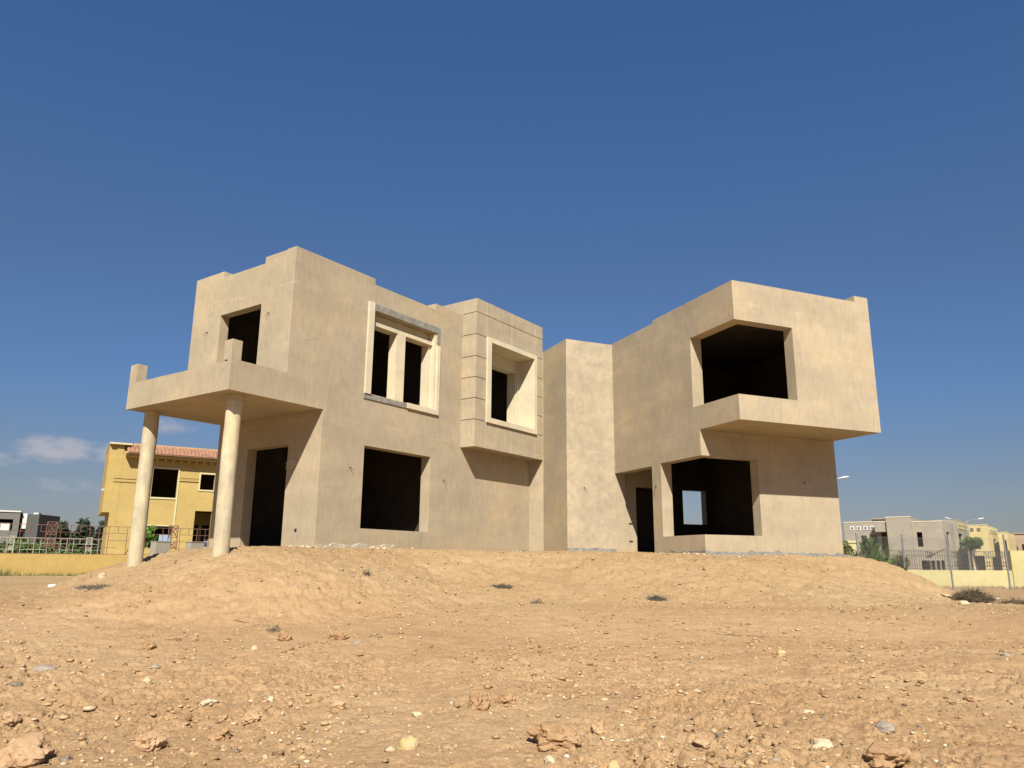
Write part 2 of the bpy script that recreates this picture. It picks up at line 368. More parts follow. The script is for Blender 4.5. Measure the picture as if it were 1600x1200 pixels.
FOOT = [_L(-.25, .9), _L(-.1, -.1), _L(1.27, 0), _L(4.0, -.1), (1.2, 22.9), (3.6, 22.5), _R(4.97, 0), _R(4.97, 5.75), _R(-2.5, 5.75), _R(-2.5, -2.5), _L(11.2, 4.8), _L(.75, 4.8), _L(.75, 4.0)]
def sst(x, a, b):
    t = np.clip((x-a)/(b-a), 0, 1); return t*t*(3-2*t)
def ground_z(x, y):
    x = np.asarray(x, float); y = np.asarray(y, float)
    base = np.interp(y, [-50, 5, 6.7, 8.7, 12.9, 16.5, 21, 40, 3000], [-1.66, -1.63, -1.58, -1.45, -1.19, -.90, -.80, -.74, -.78])
    base = base - .20*sst(x, 8, 15)*sst(y, 12, 22)
    d = polydist(x, y, FOOT)
    d = d + .35*(fbm(x*.45, y*.45, 3, 31)-.5)*np.clip(d, 0, 2)
    W = np.interp(x, [-14, -9, -5, 4, 9, 12], [3.6, 4.3, 5.0, 5.2, 4.9, 3.5])
    t = np.clip(d/W, 0, 1); g = .45*t+.55*(t*t*(3-2*t))
    top = np.interp(x, [-9, -4, 0, 3, 5.5, 10.5], [.33, .37, .36, .35, .30, .29]) + .035*sst(y, 24, 28)
    z = base + (top-base)*(1-g)
    r = np.hypot(x, y)
    fade = 1-sst(r, 45, 90)
    mound = sst(t, 1.0, .7)*sst(d, .0, 1.2)
    z = z + fade*(.085*(fbm(x*.55, y*.55, 3, 3)-.5) + .05*(fbm(x*1.6, y*1.6, 3, 9)-.5)*(.5+mound))
    near = sst(y, 14, 9)
    z = z + near*.09*(fbm(x*.9, y*.9, 3, 77)-.5)
    return z
def ground_detail(x, y):
    d = polydist(x, y, FOOT)
    near = sst(y, 13.5, 9.0); far = sst(y, 26, 40); mound = sst(d, 6, 3.5)*sst(d, .05, .5)
    patch = fbm(x*.6, y*.6, 3, 55)
    rough = np.clip(.30+.70*near*sst(patch, .30, .62)+.62*mound, 0, 1.15)*(1-far)
    wx = x+.05*(fbm(x*9, y*9, 2, 5)-.5); wy = y+.05*(fbm(x*9, y*9, 2, 6)-.5)
    z = rough*(.065*crumbs(wx*3.1, wy*3.1, 1)*sst(vnoise(x*1.3, y*1.3, 8), .35, .75) + .045*crumbs(wx*7.3, wy*7.3, 2) + .036*crumbs(wx*14, wy*14, 3)
         + .038*(fbm(x*5, y*5, 5, 21, .6)-.5) + .010*(fbm(x*30, y*30, 2, 25)-.5))
    n1 = fbm(x*3.4+7, y*3.4, 5, 61, .6); n2 = fbm(x*8.5-3, y*8.5, 4, 67, .6)
    z = z + rough*(.020*(sst(n1, .46, .50)+sst(n1, .56, .60)-1) + .010*(sst(n2, .45, .49)+sst(n2, .56, .60)-1) + .016*crumbs(wx*27, wy*27, 4))
    # shrinkage pits and small scarps
    rg = 1-np.abs(2*fbm(x*2.3+3, y*2.3, 4, 41, .55)-1)
    z = z - rough*.05*sst(rg, .93, 1.0)
    return z
#TERRAIN-END

def gz(x, y): return float(ground_z(np.array([x]), np.array([y]))[0] + ground_detail(np.array([x]), np.array([y]))[0])
# ------------------------------------------------------------------ ground: one sheet, finer near the house and the camera
angs = np.concatenate([np.linspace(-180, -46, 40)[:-1], np.linspace(-46, 46, 881), np.linspace(46, 180, 40)[1:-1]])
rs = [0.6, 1.2, 2, 3, 4, 5, 5.6]
while rs[-1] < 12: rs.append(rs[-1]*1.0027)
while rs[-1] < 31: rs.append(rs[-1]*1.0048)
while rs[-1] < 4500: rs.append(rs[-1]*1.05)
rs = np.array(rs); th = np.radians(angs); na = len(angs)
X = rs[:, None]*np.sin(th)[None, :]; Y = rs[:, None]*np.cos(th)[None, :]
Z = ground_z(X, Y); nearm = rs < 45; Z[nearm] += ground_detail(X[nearm], Y[nearm])
nv = X.size
me = bpy.data.meshes.new('ground'); co = np.empty((nv+1, 3), np.float32); co[:nv] = np.stack([X.ravel(), Y.ravel(), Z.ravel()], 1); co[nv] = (0, 0, -1.63)
I, J = np.meshgrid(np.arange(len(rs)-1), np.arange(na), indexing='ij'); J2 = (J+1) % na
quads = np.stack([I*na+J, (I+1)*na+J, (I+1)*na+J2, I*na+J2], -1).reshape(-1, 4)[:, ::-1]
fan = np.stack([np.full(na, nv), np.arange(na), (np.arange(na)+1) % na], 1)[:, ::-1]
me.vertices.add(nv+1); me.vertices.foreach_set('co', co.ravel())
loops = np.concatenate([quads.ravel(), fan.ravel()]).astype(np.int32)
me.loops.add(len(loops)); me.loops.foreach_set('vertex_index', loops)
nq, nf = len(quads), len(fan)
me.polygons.add(nq+nf)
me.polygons.foreach_set('loop_start', np.concatenate([np.arange(nq)*4, nq*4+np.arange(nf)*3]).astype(np.int32))
me.polygons.foreach_set('use_smooth', np.ones(nq+nf, bool))
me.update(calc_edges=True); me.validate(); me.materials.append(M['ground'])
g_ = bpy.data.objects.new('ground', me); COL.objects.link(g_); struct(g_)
if np.array([me.polygons[5000].normal.z])[0] < 0:
    me.flip_normals()

# ------------------------------------------------------------------ the unfinished villa
villa = thing('unfinished_villa', (0.0, 24.0, .3), 'large unfinished beige stucco villa with empty black window openings on a dirt mound', 'house')
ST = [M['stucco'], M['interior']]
def surround(F, name, pieces, mat, parent, swap=False):
    mb = MB()
    for p in pieces: mb.box(F, *p)
    return mb.build(name, mat, parent)
# main facade
def main_solid(u, z):
    if z < 4.0 and u < 1.27: return False
    top = 8.26 if u < 2.944 else (8.08 if u < 5.688 else 8.275)
    if z > top: return False
    if inr(u, 2.84, 5.67) and inr(z, .915, 3.225): return False
    if inr(u, 2.93, 5.80) and inr(z, 4.74, 7.27): return False
    if inr(u, 7.75, 10.65) and inr(z, 4.6, 7.45): return False
    return True
TH = .375
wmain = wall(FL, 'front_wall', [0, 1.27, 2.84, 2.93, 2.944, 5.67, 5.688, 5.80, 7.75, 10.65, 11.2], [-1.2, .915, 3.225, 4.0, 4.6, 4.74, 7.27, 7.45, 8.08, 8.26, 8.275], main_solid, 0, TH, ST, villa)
def ul_solid(w, z):
    top = 8.24 if (w < 1.30 or w > 3.20) else 8.055
    if z > top: return False
    return not (inr(w, 1.322, 3.17) and inr(z, 4.3, 6.885))
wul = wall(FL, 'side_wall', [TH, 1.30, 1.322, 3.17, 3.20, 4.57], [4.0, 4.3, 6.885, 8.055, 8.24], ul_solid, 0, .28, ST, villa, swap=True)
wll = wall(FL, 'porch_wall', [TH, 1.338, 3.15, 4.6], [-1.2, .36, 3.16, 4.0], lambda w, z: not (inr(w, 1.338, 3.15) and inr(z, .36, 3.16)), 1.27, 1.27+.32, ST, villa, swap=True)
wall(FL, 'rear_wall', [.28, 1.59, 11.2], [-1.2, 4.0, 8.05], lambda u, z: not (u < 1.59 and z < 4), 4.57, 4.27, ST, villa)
wall(FL, 'end_wall', [.3, 4.27], [-1.2, 7.6], lambda u, z: True, 11.2, 10.95, ST, villa, swap=True)
# balcony
bal = MB()
bal.box(FL, -1.66, -.002, 0, .15, 4.0, 4.76)                    # right side parapet, flush with the facade
bal.box(FL, -1.66, -1.51, .15, 4.59, 4.0, 4.717)               # front parapet
bal.box(FL, -1.51, 0, 4.44, 4.59, 4.0, 4.717)
bal_o = bal.build('balcony_parapet', M['stucco'], villa)
MB().box(FL, -1.66, -1.385, 0, .31, 4.762, 5.255).build('parapet_pier', M['stucco'], villa)
MB().box(FL, -1.66, -1.385, 4.24, 4.59, 4.719, 5.24).build('parapet_pier', M['stucco'], villa)
MB().box(FL, -1.508, 1.588, .152, 4.438, 4.004, 4.28).build('balcony_slab', M['stucco'], villa)
for k, (u, w) in enumerate(((-1.12, .50), (-1.08, 4.28))):
    c_ = FL(u, w, 0); mb = MB(); N = 40; zs = [-1.2+5.2*i/26 for i in range(27)]
    for i, z in enumerate(zs):
        for j in range(N):
            a = 2*math.pi*j/N; r = .189 + .0035*math.sin(3*a+z*1.7+k) + .003*math.sin(z*5.1+2*a+k*2) + (.004*R_.random())
            if z < -.05+.15*k-.2*k: r += .0
            mb.v.append((c_[0]+r*math.cos(a), c_[1]+r*math.sin(a), z))
    for i in range(26):
        for j in range(N): mb.f.append((i*N+j, i*N+(j+1) % N, (i+1)*N+(j+1) % N, (i+1)*N+j)); mb.m.append(0)
    mb.build('column', M['column'], villa, smooth=True)
c_ = FL(-1.08, 4.28, 0); mb = MB(); rr = random.Random(3); N = 22
for j in range(N):
    a = 2*math.pi*j/N; mb.v.append((c_[0]+.21*math.cos(a), c_[1]+.21*math.sin(a), -.9))
for j in range(N):
    a = 2*math.pi*j/N; mb.v.append((c_[0]+.205*math.cos(a), c_[1]+.205*math.sin(a), -.185+rr.uniform(-.05, .045)))
for j in range(N): mb.f.append((j, (j+1) % N, N+(j+1) % N, N+j)); mb.m.append(0)
mb.build('column_footing', M['concrete'], villa)
# floor slabs and roofs
MB().box(FL, 1.592, 10.94, TH+.002, 4.26, .05, .34).build('ground_floor_slab', M['interior'], villa)
MB().box(FL, 1.592, 10.94, TH+.002, 4.26, 4.004, 4.28).build('upper_floor_slab', M['interior'], villa)
MB().box(FL, .285, 10.94, TH+.002, 4.26, 7.45, 7.68).build('roof_slab', M['interior'], villa)
# interior partitions give the dark rooms depth
MB().box(FL, 6.6, 6.8, TH+.002, 4.26, .34, 4.003).build('partition', M['interior'], villa)
MB().box(FL, 6.3, 6.5, TH+.002, 4.26, 4.28, 7.449).build('partition', M['interior'], villa)
# projecting bay, made of scored panels
bo = 7.118; U = lambda s: bo+s
bay = MB()
bay.box(FL, U(.03), U(.79), -.565, -.002, 3.72, 8.76); bay.box(FL, U(3.45), U(4.03), -.565, -.002, 3.72, 8.76)
bay.box(FL, U(.79), U(3.45), -.565, -.002, 7.385, 8.76); bay.box(FL, U(.79), U(3.45), -.565, -.002, 3.72, 4.745)
bay_o = bay.build('bay', M['stucco'], villa)
retag(bay_o)
mb = MB(); mb.box(FL, U(0), U(.2), -.0, 3.2, 8.28, 8.775); mb.box(FL, U(3.86), U(4.06), 0, 3.2, 8.28, 8.775); mb.box(FL, U(.2), U(3.86), 3.0, 3.2, 8.28, 8.775)
mb.box(FL, U(.2), U(3.86), .0, .2, 8.28, 8.6)
mb.build('bay_parapet', M['stucco'], villa)
zr = [3.707, 4.607, 5.320, 6.036, 6.754, 7.521, 8.295, 8.775]; G = .013
def pan(u0, u1, w0, w1, z0, z1): MB().box(FL, U(u0), U(u1), w0, w1, z0, z1).build('panel', M['panel'], bay_o)
for i in range(7):
    z0 = zr[i]+(G if i else 0); z1 = zr[i+1]-(G if i < 6 else 0)
    pan(0, .550, -.60, 0 if i == 6 else -.001, z0, z1)
    pan(3.565, 4.06, -.60, -.001, z0, z1)
    if i in (0, 5, 6):
        pan(.572, 2.036, -.60, -.30, z0 if i != 5 else max(z0, 7.50), z1); pan(2.064, 3.542, -.60, -.30, z0, z1)
for s_ in (.562, 2.050, 3.5535):
    for z0, z1 in ((3.712, 4.60), (7.53, 8.288), (8.302, 8.77)): MB().box(FL, U(s_-.009), U(s_+.009), -.592, -.566, z0, z1).build('lit_joint_strip', M['cream'], bay_o)  # cream strips stand in for the sunlit edges of the joints
MB().box(FL, U(.567), U(.785), -.60, -.30, 4.614, 7.514).build('panel', M['panel'], bay_o)
MB().box(FL, U(3.45), U(3.553), -.60, -.30, 4.614, 7.514).build('panel', M['panel'], bay_o)
mb = MB()
a0, a1, b0, b1, c0, c1, e0, e1 = U(.565), U(3.61), 4.58, 7.54, U(.79), U(3.44), 4.75, 7.38
for p in ((a0, c0, -.66, -.601, b0, b1), (c1, a1, -.66, -.601, b0, b1), (c0, c1, -.66, -.601, b0, e0), (c0, c1, -.66, -.601, e1, b1)): mb.box(FL, *p)
so = mb.build('window_surround', M['cream'], bay_o)
mb = MB()   # deep plastered recess behind the surround
for p in ((c0-.06, c0, -.60, .12, e0, e1), (c1, c1+.06, -.60, .12, e0, e1), (c0-.06, c1+.06, -.60, .12, e1, e1+.06), (c0-.06, c1+.06, -.60, .12, e0-.06, e0)): mb.box(FL, *p)
for p in ((c0, c0+.08, .05, .12, e0, e1), (c1-.08, c1, .05, .12, e0, e1)): mb.box(FL, *p)
for p in ((c0-.06, c0+.1, .121, .50, e0, e1), (c1-.13, c1+.06, .121, .50, e0, e1), (c0+.1, c1-.13, .121, .50, 6.93, e1), (c0+.1, c1-.13, .121, .50, e0-.06, e0+.02)): mb.box(FL, *p)
mb.build('window_recess', M['cream'], bay_o)
# double window with the half finished surround
retag(wmain)
MB().box(FL, 4.08, 4.46, .12, .45, 4.74, 6.98).build('window_mullion', M['cream'], wmain)
MB().box(FL, 2.706, 2.932, -.06, -.001, 4.72, 7.485).build('window_surround', M['cream'], wmain)
MB().box(FL, 2.933, 5.93, -.035, -.001, 7.272, 7.475).build('bare_lintel', M['concrete'], wmain)
MB().box(FL, 5.80, 5.93, -.035, -.001, 6.865, 7.271).build('bare_lintel', M['concrete'], wmain)
mb = MB(); mb.box(FL, 5.795, 5.935, -.06, -.001, 4.58, 6.864); mb.box(FL, 4.49, 5.794, -.06, -.001, 4.58, 4.742)
mb.build('window_surround', M['cream'], wmain)
MB().box(FL, 2.70, 4.488, -.03, -.001, 4.575, 4.715).build('bare_sill', M['concrete'], wmain)
mb = MB(); mb.box(FL, 3.02, 4.08, .10, .45, 6.86, 6.975); mb.box(FL, 4.46, 5.78, .10, .45, 6.86, 6.975); mb.box(FL, 2.935, 5.79, .30, .47, 6.98, 7.268); 
mb.build('window_head', M['cream'], wmain)
mb = MB(); mb.box(FL, 5.70, 5.797, .002, .47, 4.745, 7.265); mb.box(FL, 5.60, 5.70, .18, .47, 4.745, 6.86); mb.build('window_jamb', M['cream'], wmain)
# strip, stair tower
MB().box(FL, 11.2, 11.45, -.62, -.001, -1.2, 7.82).build('return_wall', M['stucco'], villa)
S_ = FL(11.2, -.62, 0); T_ = FR(-1.89, 0, 0); 
FT = Frame(S_[0], S_[1], ((T_[0]-S_[0]), (T_[1]-S_[1])), azv(BR)); LT = math.hypot(*FT.a); FT.a = FT.a/LT
MB().box(FT, 0, LT, 0, .3, -1.2, 7.82).build('tower_side_wall', M['stucco'], villa)
MB().box(FR, -1.59, 0, 0, -.3, -1.2, 7.822).build('tower_front_wall', M['trowel'], villa)
mb = MB(); mb.box(FR, -1.889, -1.59, .0015, -.3, -1.2, 7.822); mb.build('tower_front_wall', M['trowel'], villa)
# wing
def wl_solid(p, z):
    if p > 4.97 and z < 3.912: return False
    if z > (7.86 if p < 2.68 else 7.968): return False
    if inr(p, 0, 2.352) and inr(z, .30, 3.115): return False
    if inr(p, 2.857, 4.97) and inr(z, .857, 3.145): return False
    if inr(p, 4.70, 6.79) and inr(z, 4.628, 6.80): return False
    return True
wwl = wall(FR, 'wing_side_wall', [-1.3, 0, 2.352, 2.68, 2.857, 4.70, 4.97, 6.79], [-1.2, .30, .857, 3.115, 3.145, 3.912, 4.628, 6.80, 7.86, 7.968], wl_solid, 0, .40, ST, villa, swap=True)
wall(FR, 'wing_upper_wall', [.40, 2.095, 4.68, 5.23], [3.912, 4.628, 6.80, 7.978, 8.175], lambda q, z: not (q < 2.095 and inr(z, 4.628, 6.80)) and not (z > 7.978 and q < 4.68), 6.79, 6.43, ST, villa)
wall(FR, 'wing_lower_wall', [.40, 2.063, 5.19], [-1.2, .857, 3.128, 3.911], lambda q, z: not (q < 2.063 and inr(z, .857, 3.128)), 4.97, 4.63, ST, villa)
def wr_solid(p, z):
    if p > 4.63 and z < 3.912: return False
    return z < 7.978 or p > 6.0
wall(FR, 'wing_end_wall', [-1.0, 4.63, 6.0, 6.43], [-1.2, 3.912, 7.978, 8.175], wr_solid, 5.19, 4.93, ST, villa, swap=True)
wall(FR, 'wing_rear_wall', [.4, 3.52, 4.58, 5.19], [-1.2, 1.50, 2.78, 7.9], lambda q, z: not (inr(q, 3.52, 4.58) and inr(z, 1.50, 2.78)), -1.3, -1.0, ST, villa)
wall(FR, 'tower_rear_wall', [-1.5, .0], [-1.2, 7.6], lambda q, z: True, -2.5, -2.3, ST, villa)
MB().box(FR, -.002, .2, -2.3, -1.302, -1.2, 7.6).build('tower_rear_wall', M['stucco'], villa)
MB().box(FR, .402, 4.928, -.99, 4.628, .02, .31).build('ground_floor_slab', M['interior'], villa)
MB().box(FR, .402, 5.188, 4.632, 6.428, 3.916, 4.25).build('overhang_slab', M['stucco'], villa)
MB().box(FR, .402, 4.928, -.99, 4.63, 3.92, 4.25).build('upper_floor_slab', M['interior'], villa)
MB().box(FR, .402, 4.928, -.99, 6.428, 7.2, 7.45).build('roof_slab', M['interior'], villa)
MB().box(FR, .402, 4.928, .4, .6, 4.252, 7.198).build('partition', M['interior'], villa)
# cross wall seen through the side door
wall(FR, 'porch_cross_wall', [.402, .883, 1.95, 2.4], [.312, 2.69, 3.918], lambda q, z: not (inr(q, .883, 1.95) and z < 2.69), -.08, -.28, [M['concrete'] if False else M['stucco'], M['interior']], villa)
for z in (1.40, .79): MB().box(FR, .56, .70, -.078, -.060, z-.02, z+.02).build('socket_box', M['dark'], villa)
# small wire stubs and sockets left in the plaster
def stub(F, u, w, z, du, dw):
    p = F(u, w, z); a = F(u+du*.0, w+dw*.05, z); b_ = F(u+du*.06, w+dw*.09, z-.09)
    mb = MB(); mb.tube(p, a, .012, .012, 6); mb.tube(a, b_, .009, .005, 6)
    o = mb.build('wire_stub', M['dark'], villa)
stub(FL, 2.324, 0, 2.55, 1, -1); stub(FL, 6.295, 0, 2.56, 1, -1)
stub(FR, -1.24, 0, 2.57, 1, 1); stub(FR, 3.82, 4.97, 2.52, -1, 1)
def stub2(F, u, w, z, du, dw):
    p = F(u, w, z); a = F(u+du*.05, w, z+.01); b_ = F(u+du*.08, w+dw*.07, z-.10)
    mb = MB(); mb.tube(p, a, .012, .012, 6); mb.tube(a, b_, .009, .005, 6); mb.build('wire_stub', M['dark'], villa)
stub2(FL, 0, 3.727, 6.46, -1, 1); stub2(FL, 0, .939, 6.53, -1, 1); stub2(FR, 0, 2.571, 2.44, -1, 1)
mb = MB(); a = FL(1.27, .95, 2.66)
for dz, l in ((.0, .22), (-.05, .18), (-.10, .20)):
    mb.path([FL(1.27, .95, 2.66+dz), FL(1.16, .99, 2.68+dz), FL(1.10, .99+l*.5, 2.64+dz), FL(1.12, .99+l, 2.60+dz*1.5)], .010, .006, 5)
mb.path([FL(1.27, .97, 2.62), FL(1.17, 1.0, 2.5), FL(1.16, 1.1, 2.42)], .012, .006, 5)
mb.build('wire_bundle', M['cream'], villa)
MB().box(FL, 1.255, 1.272, .74, .82, .78, .86).build('socket_box', M['dark'], villa)
# door step
MB().box(FL, .92, 1.268, 1.25, 3.35, .02, .345).build('door_step', M['concrete'], villa)
MB().box(FL, .80, .918, 1.95, 2.35, .10, .31).build('concrete_block', M['gdark'], villa)
# jagged bare band along the foot of the walls
def jag(F, u0, u1, w, out, zlo, ztop, amp, mat, name, swap=False, seed=0, step=.05):
    rr = random.Random(seed); P = (lambda u, ww, z: F(ww, u, z)) if swap else F
    n_ = max(2, int(abs(u1-u0)/step)); top = []; h_ = 0
    for i in range(n_+1):
        h_ = h_*.7+rr.uniform(-amp, amp); top.append(ztop+h_+amp*.6*math.sin(i*.37+seed))
    mb = MB()
    for i in range(n_):
        a = u0+(u1-u0)*i/n_; b_ = u0+(u1-u0)*(i+1)/n_
        vs = [P(a, w, zlo), P(b_, w, zlo), P(b_, w+out, zlo), P(a, w+out, zlo), P(a, w, top[i]), P(b_, w, top[i+1]), P(b_, w+out, top[i+1]-.008), P(a, w+out, top[i]-.008)]
        mb.add(vs, [(3, 2, 6, 7), (4, 5, 6, 7)])
        if i == 0: mb.add([vs[0], vs[3], vs[7], vs[4]], [(0, 1, 2, 3)])
        if i == n_-1: mb.add([vs[1], vs[2], vs[6], vs[5]], [(0, 1, 2, 3)])
    return mb.build(name, mat, villa)
jag(FL, 1.30, 4.2, 0, -.035, -.3, .455, .03, M['rubble'], 'foundation_band', seed=3)
jag(FL, 11.18, 10.6, 0, -.02, -.3, .45, .02, M['concrete'], 'foundation_band', seed=5)
jag(FR, -1.89, -.01, 0, .014, -.3, .53, .015, M['concrete'], 'foundation_band', seed=6)
jag(FR, 2.40, 4.97, 0, -.012, -.3, .42, .03, M['concrete'], 'foundation_band', swap=True, seed=7)
jag(FR, 0, 5.19, 4.97, .012, -.3, .40, .025, M['concrete'], 'foundation_band', seed=8)
jag(FL, .02, 1.2, 1.27, -.02, -.3, .38, .03, M['rubble'], 'foundation_band', swap=True, seed=9)
MB().box(FR, 5.20, 5.75, 4.4, 4.7, -.5, .36).build('concrete_footing', M['concrete'], villa)

# ------------------------------------------------------------------ helpers for the background
def windows(F, parent, rects, w, depth=.25, mat=None, name='window', frame=None, fw=.08, inward=1):
    """recess boxes of dark rooms: frame ring and a set-back dark pane"""
    for (u0, u1, z0, z1) in rects:
        mb = MB(); mb.box(F, u0, u1, w+inward*(depth-.03), w+inward*depth, z0, z1)
        o = mb.build(name, mat or M['glass'], parent)
        if frame:
            retag(o); fb = MB(); t = fw; wo = w-inward*.05
            for p in ((u0-t, u0, z0-t, z1+t), (u1, u1+t, z0-t, z1+t), (u0, u1, z1, z1+t), (u0, u1, z0-t, z0)): fb.box(F, p[0], p[1], min(wo, w-.002*inward), max(wo, w-.002*inward), p[2], p[3])
            fb.build('frame', frame, o)
def block(F, parent, u0, u1, w0, w1, z0, z1, rects=(), side_rects=(), mats=None, name='wall', th=.25, side='u1'):
    """rectangular storey block: front wall (w0) and one side wall with real openings, dark inside"""
    mats = mats or [M['gstucco'], M['interior']]
    us = sorted({u0, u1, *[r[0] for r in rects], *[r[1] for r in rects]}); zs = sorted({z0, z1, *[r[2] for r in rects], *[r[3] for r in rects]})
    wall(F, name, us, zs, lambda u, z: not any(inr(u, r[0], r[1]) and inr(z, r[2], r[3]) for r in rects), w0, w0+th, mats, parent)
    for sd in ('u0', 'u1'):
        rr = side_rects if sd == side else ()
        ws = sorted({w0+th, w1, *[r[0] for r in rr], *[r[1] for r in rr]}); zs = sorted({z0, z1, *[r[2] for r in rr], *[r[3] for r in rr]})
        a, b_ = (u0, u0+th) if sd == 'u0' else (u1, u1-th)
        wall(F, name, ws, zs, lambda u, z: not any(inr(u, r[0], r[1]) and inr(z, r[2], r[3]) for r in rr), a, b_, mats, parent, swap=True)
    MB().box(F, u0+th, u1-th, w1-th, w1, z0, z1).build(name, mats[0], parent)
    MB().box(F, u0+th, u1-th, w0+th, w1-th, z1-.45, z1-.25).build('roof', mats[0], parent)
    zm = (z0+z1)/2; MB().box(F, u0+th, u1-th, w0+th, w1-th, z0+.0, z0+.1).build('floor_slab', M['interior'], parent); MB().box(F, u0+th, u1-th, w0+th, w1-th, zm-.3, zm).build('floor_slab', M['interior'], parent)

# ------------------------------------------------------------------ yellow villa on the left
YA = 60; FY = Frame(-20.58, 48.0, azv(YA), azv(YA-90)) # u right, w away
yv = thing('yellow_villa', (-21.5, 48.5, -.75), 'mustard yellow villa with red tiled eaves seen between the porch columns', 'house')
YM = [M['ystucco'], M['interior']]
us = [-2.35, -1.72, -.28, .92, 1.05, 1.90, 1.92, 4.5]; zs = [-1.2, 1.14, 2.06, 3.06, 3.80, 4.39, 5.37, 5.56, 6.9]
def ys(u, z):
    if inr(u, -1.72, -.28) and (inr(z, 3.80, 5.56) or inr(z, 1.14, 2.06)): return False
    if inr(u, 1.05, 1.90) and inr(z, 4.39, 5.37): return False
    if inr(u, .92, 1.92) and z < 3.06: return False
    return True
wy = wall(FY, 'front_wall', us, zs, ys, 0, .3, YM, yv); retag(wy)
MB().box(FY, -3.42, -2.35, .0, .25, -1.2, 6.5).build('side_bay', M['ystucco'], yv) if False else None
# left block, stepped forward of the main wall
MB().box(FY, -3.45, -2.352, -.0, 3.5, -1.2, 6.5).build('side_bay', M['ystucco'], yv)
mb = MB(); mb.box(FY, -3.84, -3.452, -.012, 5.0, -1.2, 6.85); mb.build('side_block', M['ystucco'], yv)
mb = MB(); mb.box(FY, -4.25, -3.842, .05, 5.0, 2.79, 6.85); mb.build('overhang', M['ystucco'], yv)
MB().box(FY, -4.28, -3.05, -.25, 5.1, 6.852, 6.95).build('coping', M['ytrim'], yv)
MB().box(FY, -3.45, 4.5, .3, 7.5, 6.4, 6.9).build('roof_slab', M['ystucco'], yv)
MB().box(FY, -3.0, 4.5, .302, 7.5, 3.1, 3.4).build('floor_slab', M['interior'], yv)
MB().box(FY, -3.0, 4.5, 7.2, 7.5, -1.2, 6.4).build('rear_wall', M['ystucco'], yv)
MB().box(FY, 4.2, 4.5, .302, 7.2, -1.2, 6.4).build('end_wall', M['ystucco'], yv)
MB().box(FY, -3.0, -2.0, 3.502, 7.2, -1.2, 6.4).build('end_wall', M['ystucco'], yv)
# porch recess and its doors
MB().box(FY, .5, 2.4, 1.6, 1.75, -1.2, 3.06).build('porch_wall', M['ystucco'], yv)
for a, b_ in ((1.0, 1.42), (1.62, 2.05)): MB().box(FY, a, b_, 1.56, 1.598, -.6, 2.25).build('door', M['glass'], yv)
# trims
def trim(u0, u1, z0, z1, name='trim', mat='ytrim', o=.05): MB().box(FY, u0, u1, -o, -.002, z0, z1).build(name, M[mat], wy)
trim(-.28, -.19, 2.06, 5.65); trim(-1.80, -.28, 5.56, 5.65); trim(-1.80, -1.72, 3.70, 5.56); trim(-1.72, -.28, 3.70, 3.80)
trim(-1.8, -.28, 2.061, 2.12); trim(-1.8, -.19, 1.02, 1.139)
trim(.96, 1.05, 4.30, 5.46); trim(1.05, 1.90, 5.37, 5.46); trim(1.05, 1.90, 4.30, 4.39); trim(1.90, 1.98, 4.30, 5.46)
MB().box(FY, -1.0, -.35, -.12, -.06, 1.14, 1.55).build('window_box', M['blue'], wy)
trim(-.188, .958, 4.86, 4.93, 'frieze', 'ystucco', .07); trim(-.188, .958, 5.06, 5.10, 'frieze', 'ystucco', .05)
for k in range(9): trim(-.15+k*.12, -.09+k*.12, 4.95, 5.04, 'frieze_tooth', 'ystucco', .04)
trim(-2.352, -1.81, 4.86, 4.93, 'frieze', 'ystucco', .07); trim(-2.352, -1.81, 5.06, 5.10, 'frieze', 'ystucco', .05)
for z0, z1, o in ((4.62, 4.70, .05), (4.82, 4.86, .04)):
    MB().box(FY, -3.87, -3.452, -.012-o, -.014, z0, z1).build('frieze', M['ystucco'], yv); MB().box(FY, -3.451, -2.353, -o, -.002, z0, z1).build('frieze', M['ystucco'], yv)
# eaves: soffit board, brackets and curved tiles
mb = MB(); mb.box(FY, -3.35, 4.5, -.62, -.002, 6.14, 6.30); mb.build('eave', M['ystucco'], yv)
for k in range(14): MB().box(FY, -2.1+k*.45, -1.95+k*.45, -.42, -.002, 5.98, 6.138).build('eave_bracket', M['ystucco'], yv)
mb = MB(); x = -3.55; n_ = 0
while x < 4.5:
    for r_ in range(4):
        w0_, w1_ = -.80+r_*.26, -.80+(r_+1)*.26+.05; z0_, z1_ = 6.34+r_*.155, 6.34+(r_+1)*.155-.01
        if x < -3.55+r_*.16 and False: continue
        if x < -3.5+r_*.14: continue
        pts0 = [(x+.11+.105*math.cos(t), w0_, z0_+.085*math.sin(t)+.02) for t in [math.pi*i/5 for i in range(6)]]
        pts1 = [(x+.11+.095*math.cos(t), w1_, z1_+.075*math.sin(t)) for t in [math.pi*i/5 for i in range(6)]]
        vs = [FY(*p) for p in pts0]+[FY(*p) for p in pts1]
        mb.add(vs, [(i, i+1, 7+i, 6+i) for i in range(5)]+[(0, 1, 2, 3, 4, 5)])
    x += .215
mb.build('roof_tiles', M['tile'], yv, kind='stuff')
mb = MB(); vs = [FY(-3.45, -.78, 6.32), FY(4.5, -.78, 6.32), FY(4.5, .3, 6.96), FY(-2.9, .3, 6.96), FY(-3.45, -.78, 6.30), FY(4.5, -.78, 6.30), FY(4.5, .3, 6.90), FY(-2.9, .3, 6.90)]
mb.add(vs, [(0, 1, 2, 3), (4, 5, 6, 7), (0, 1, 5, 4), (3, 2, 6, 7), (0, 3, 7, 4), (1, 2, 6, 5)]); mb.build('roof_deck', M['tile'], yv)
MB().box(FY, -2.95, 4.5, .22, .5, 6.90, 7.03).build('roof_ridge', M['tilecap'], yv)
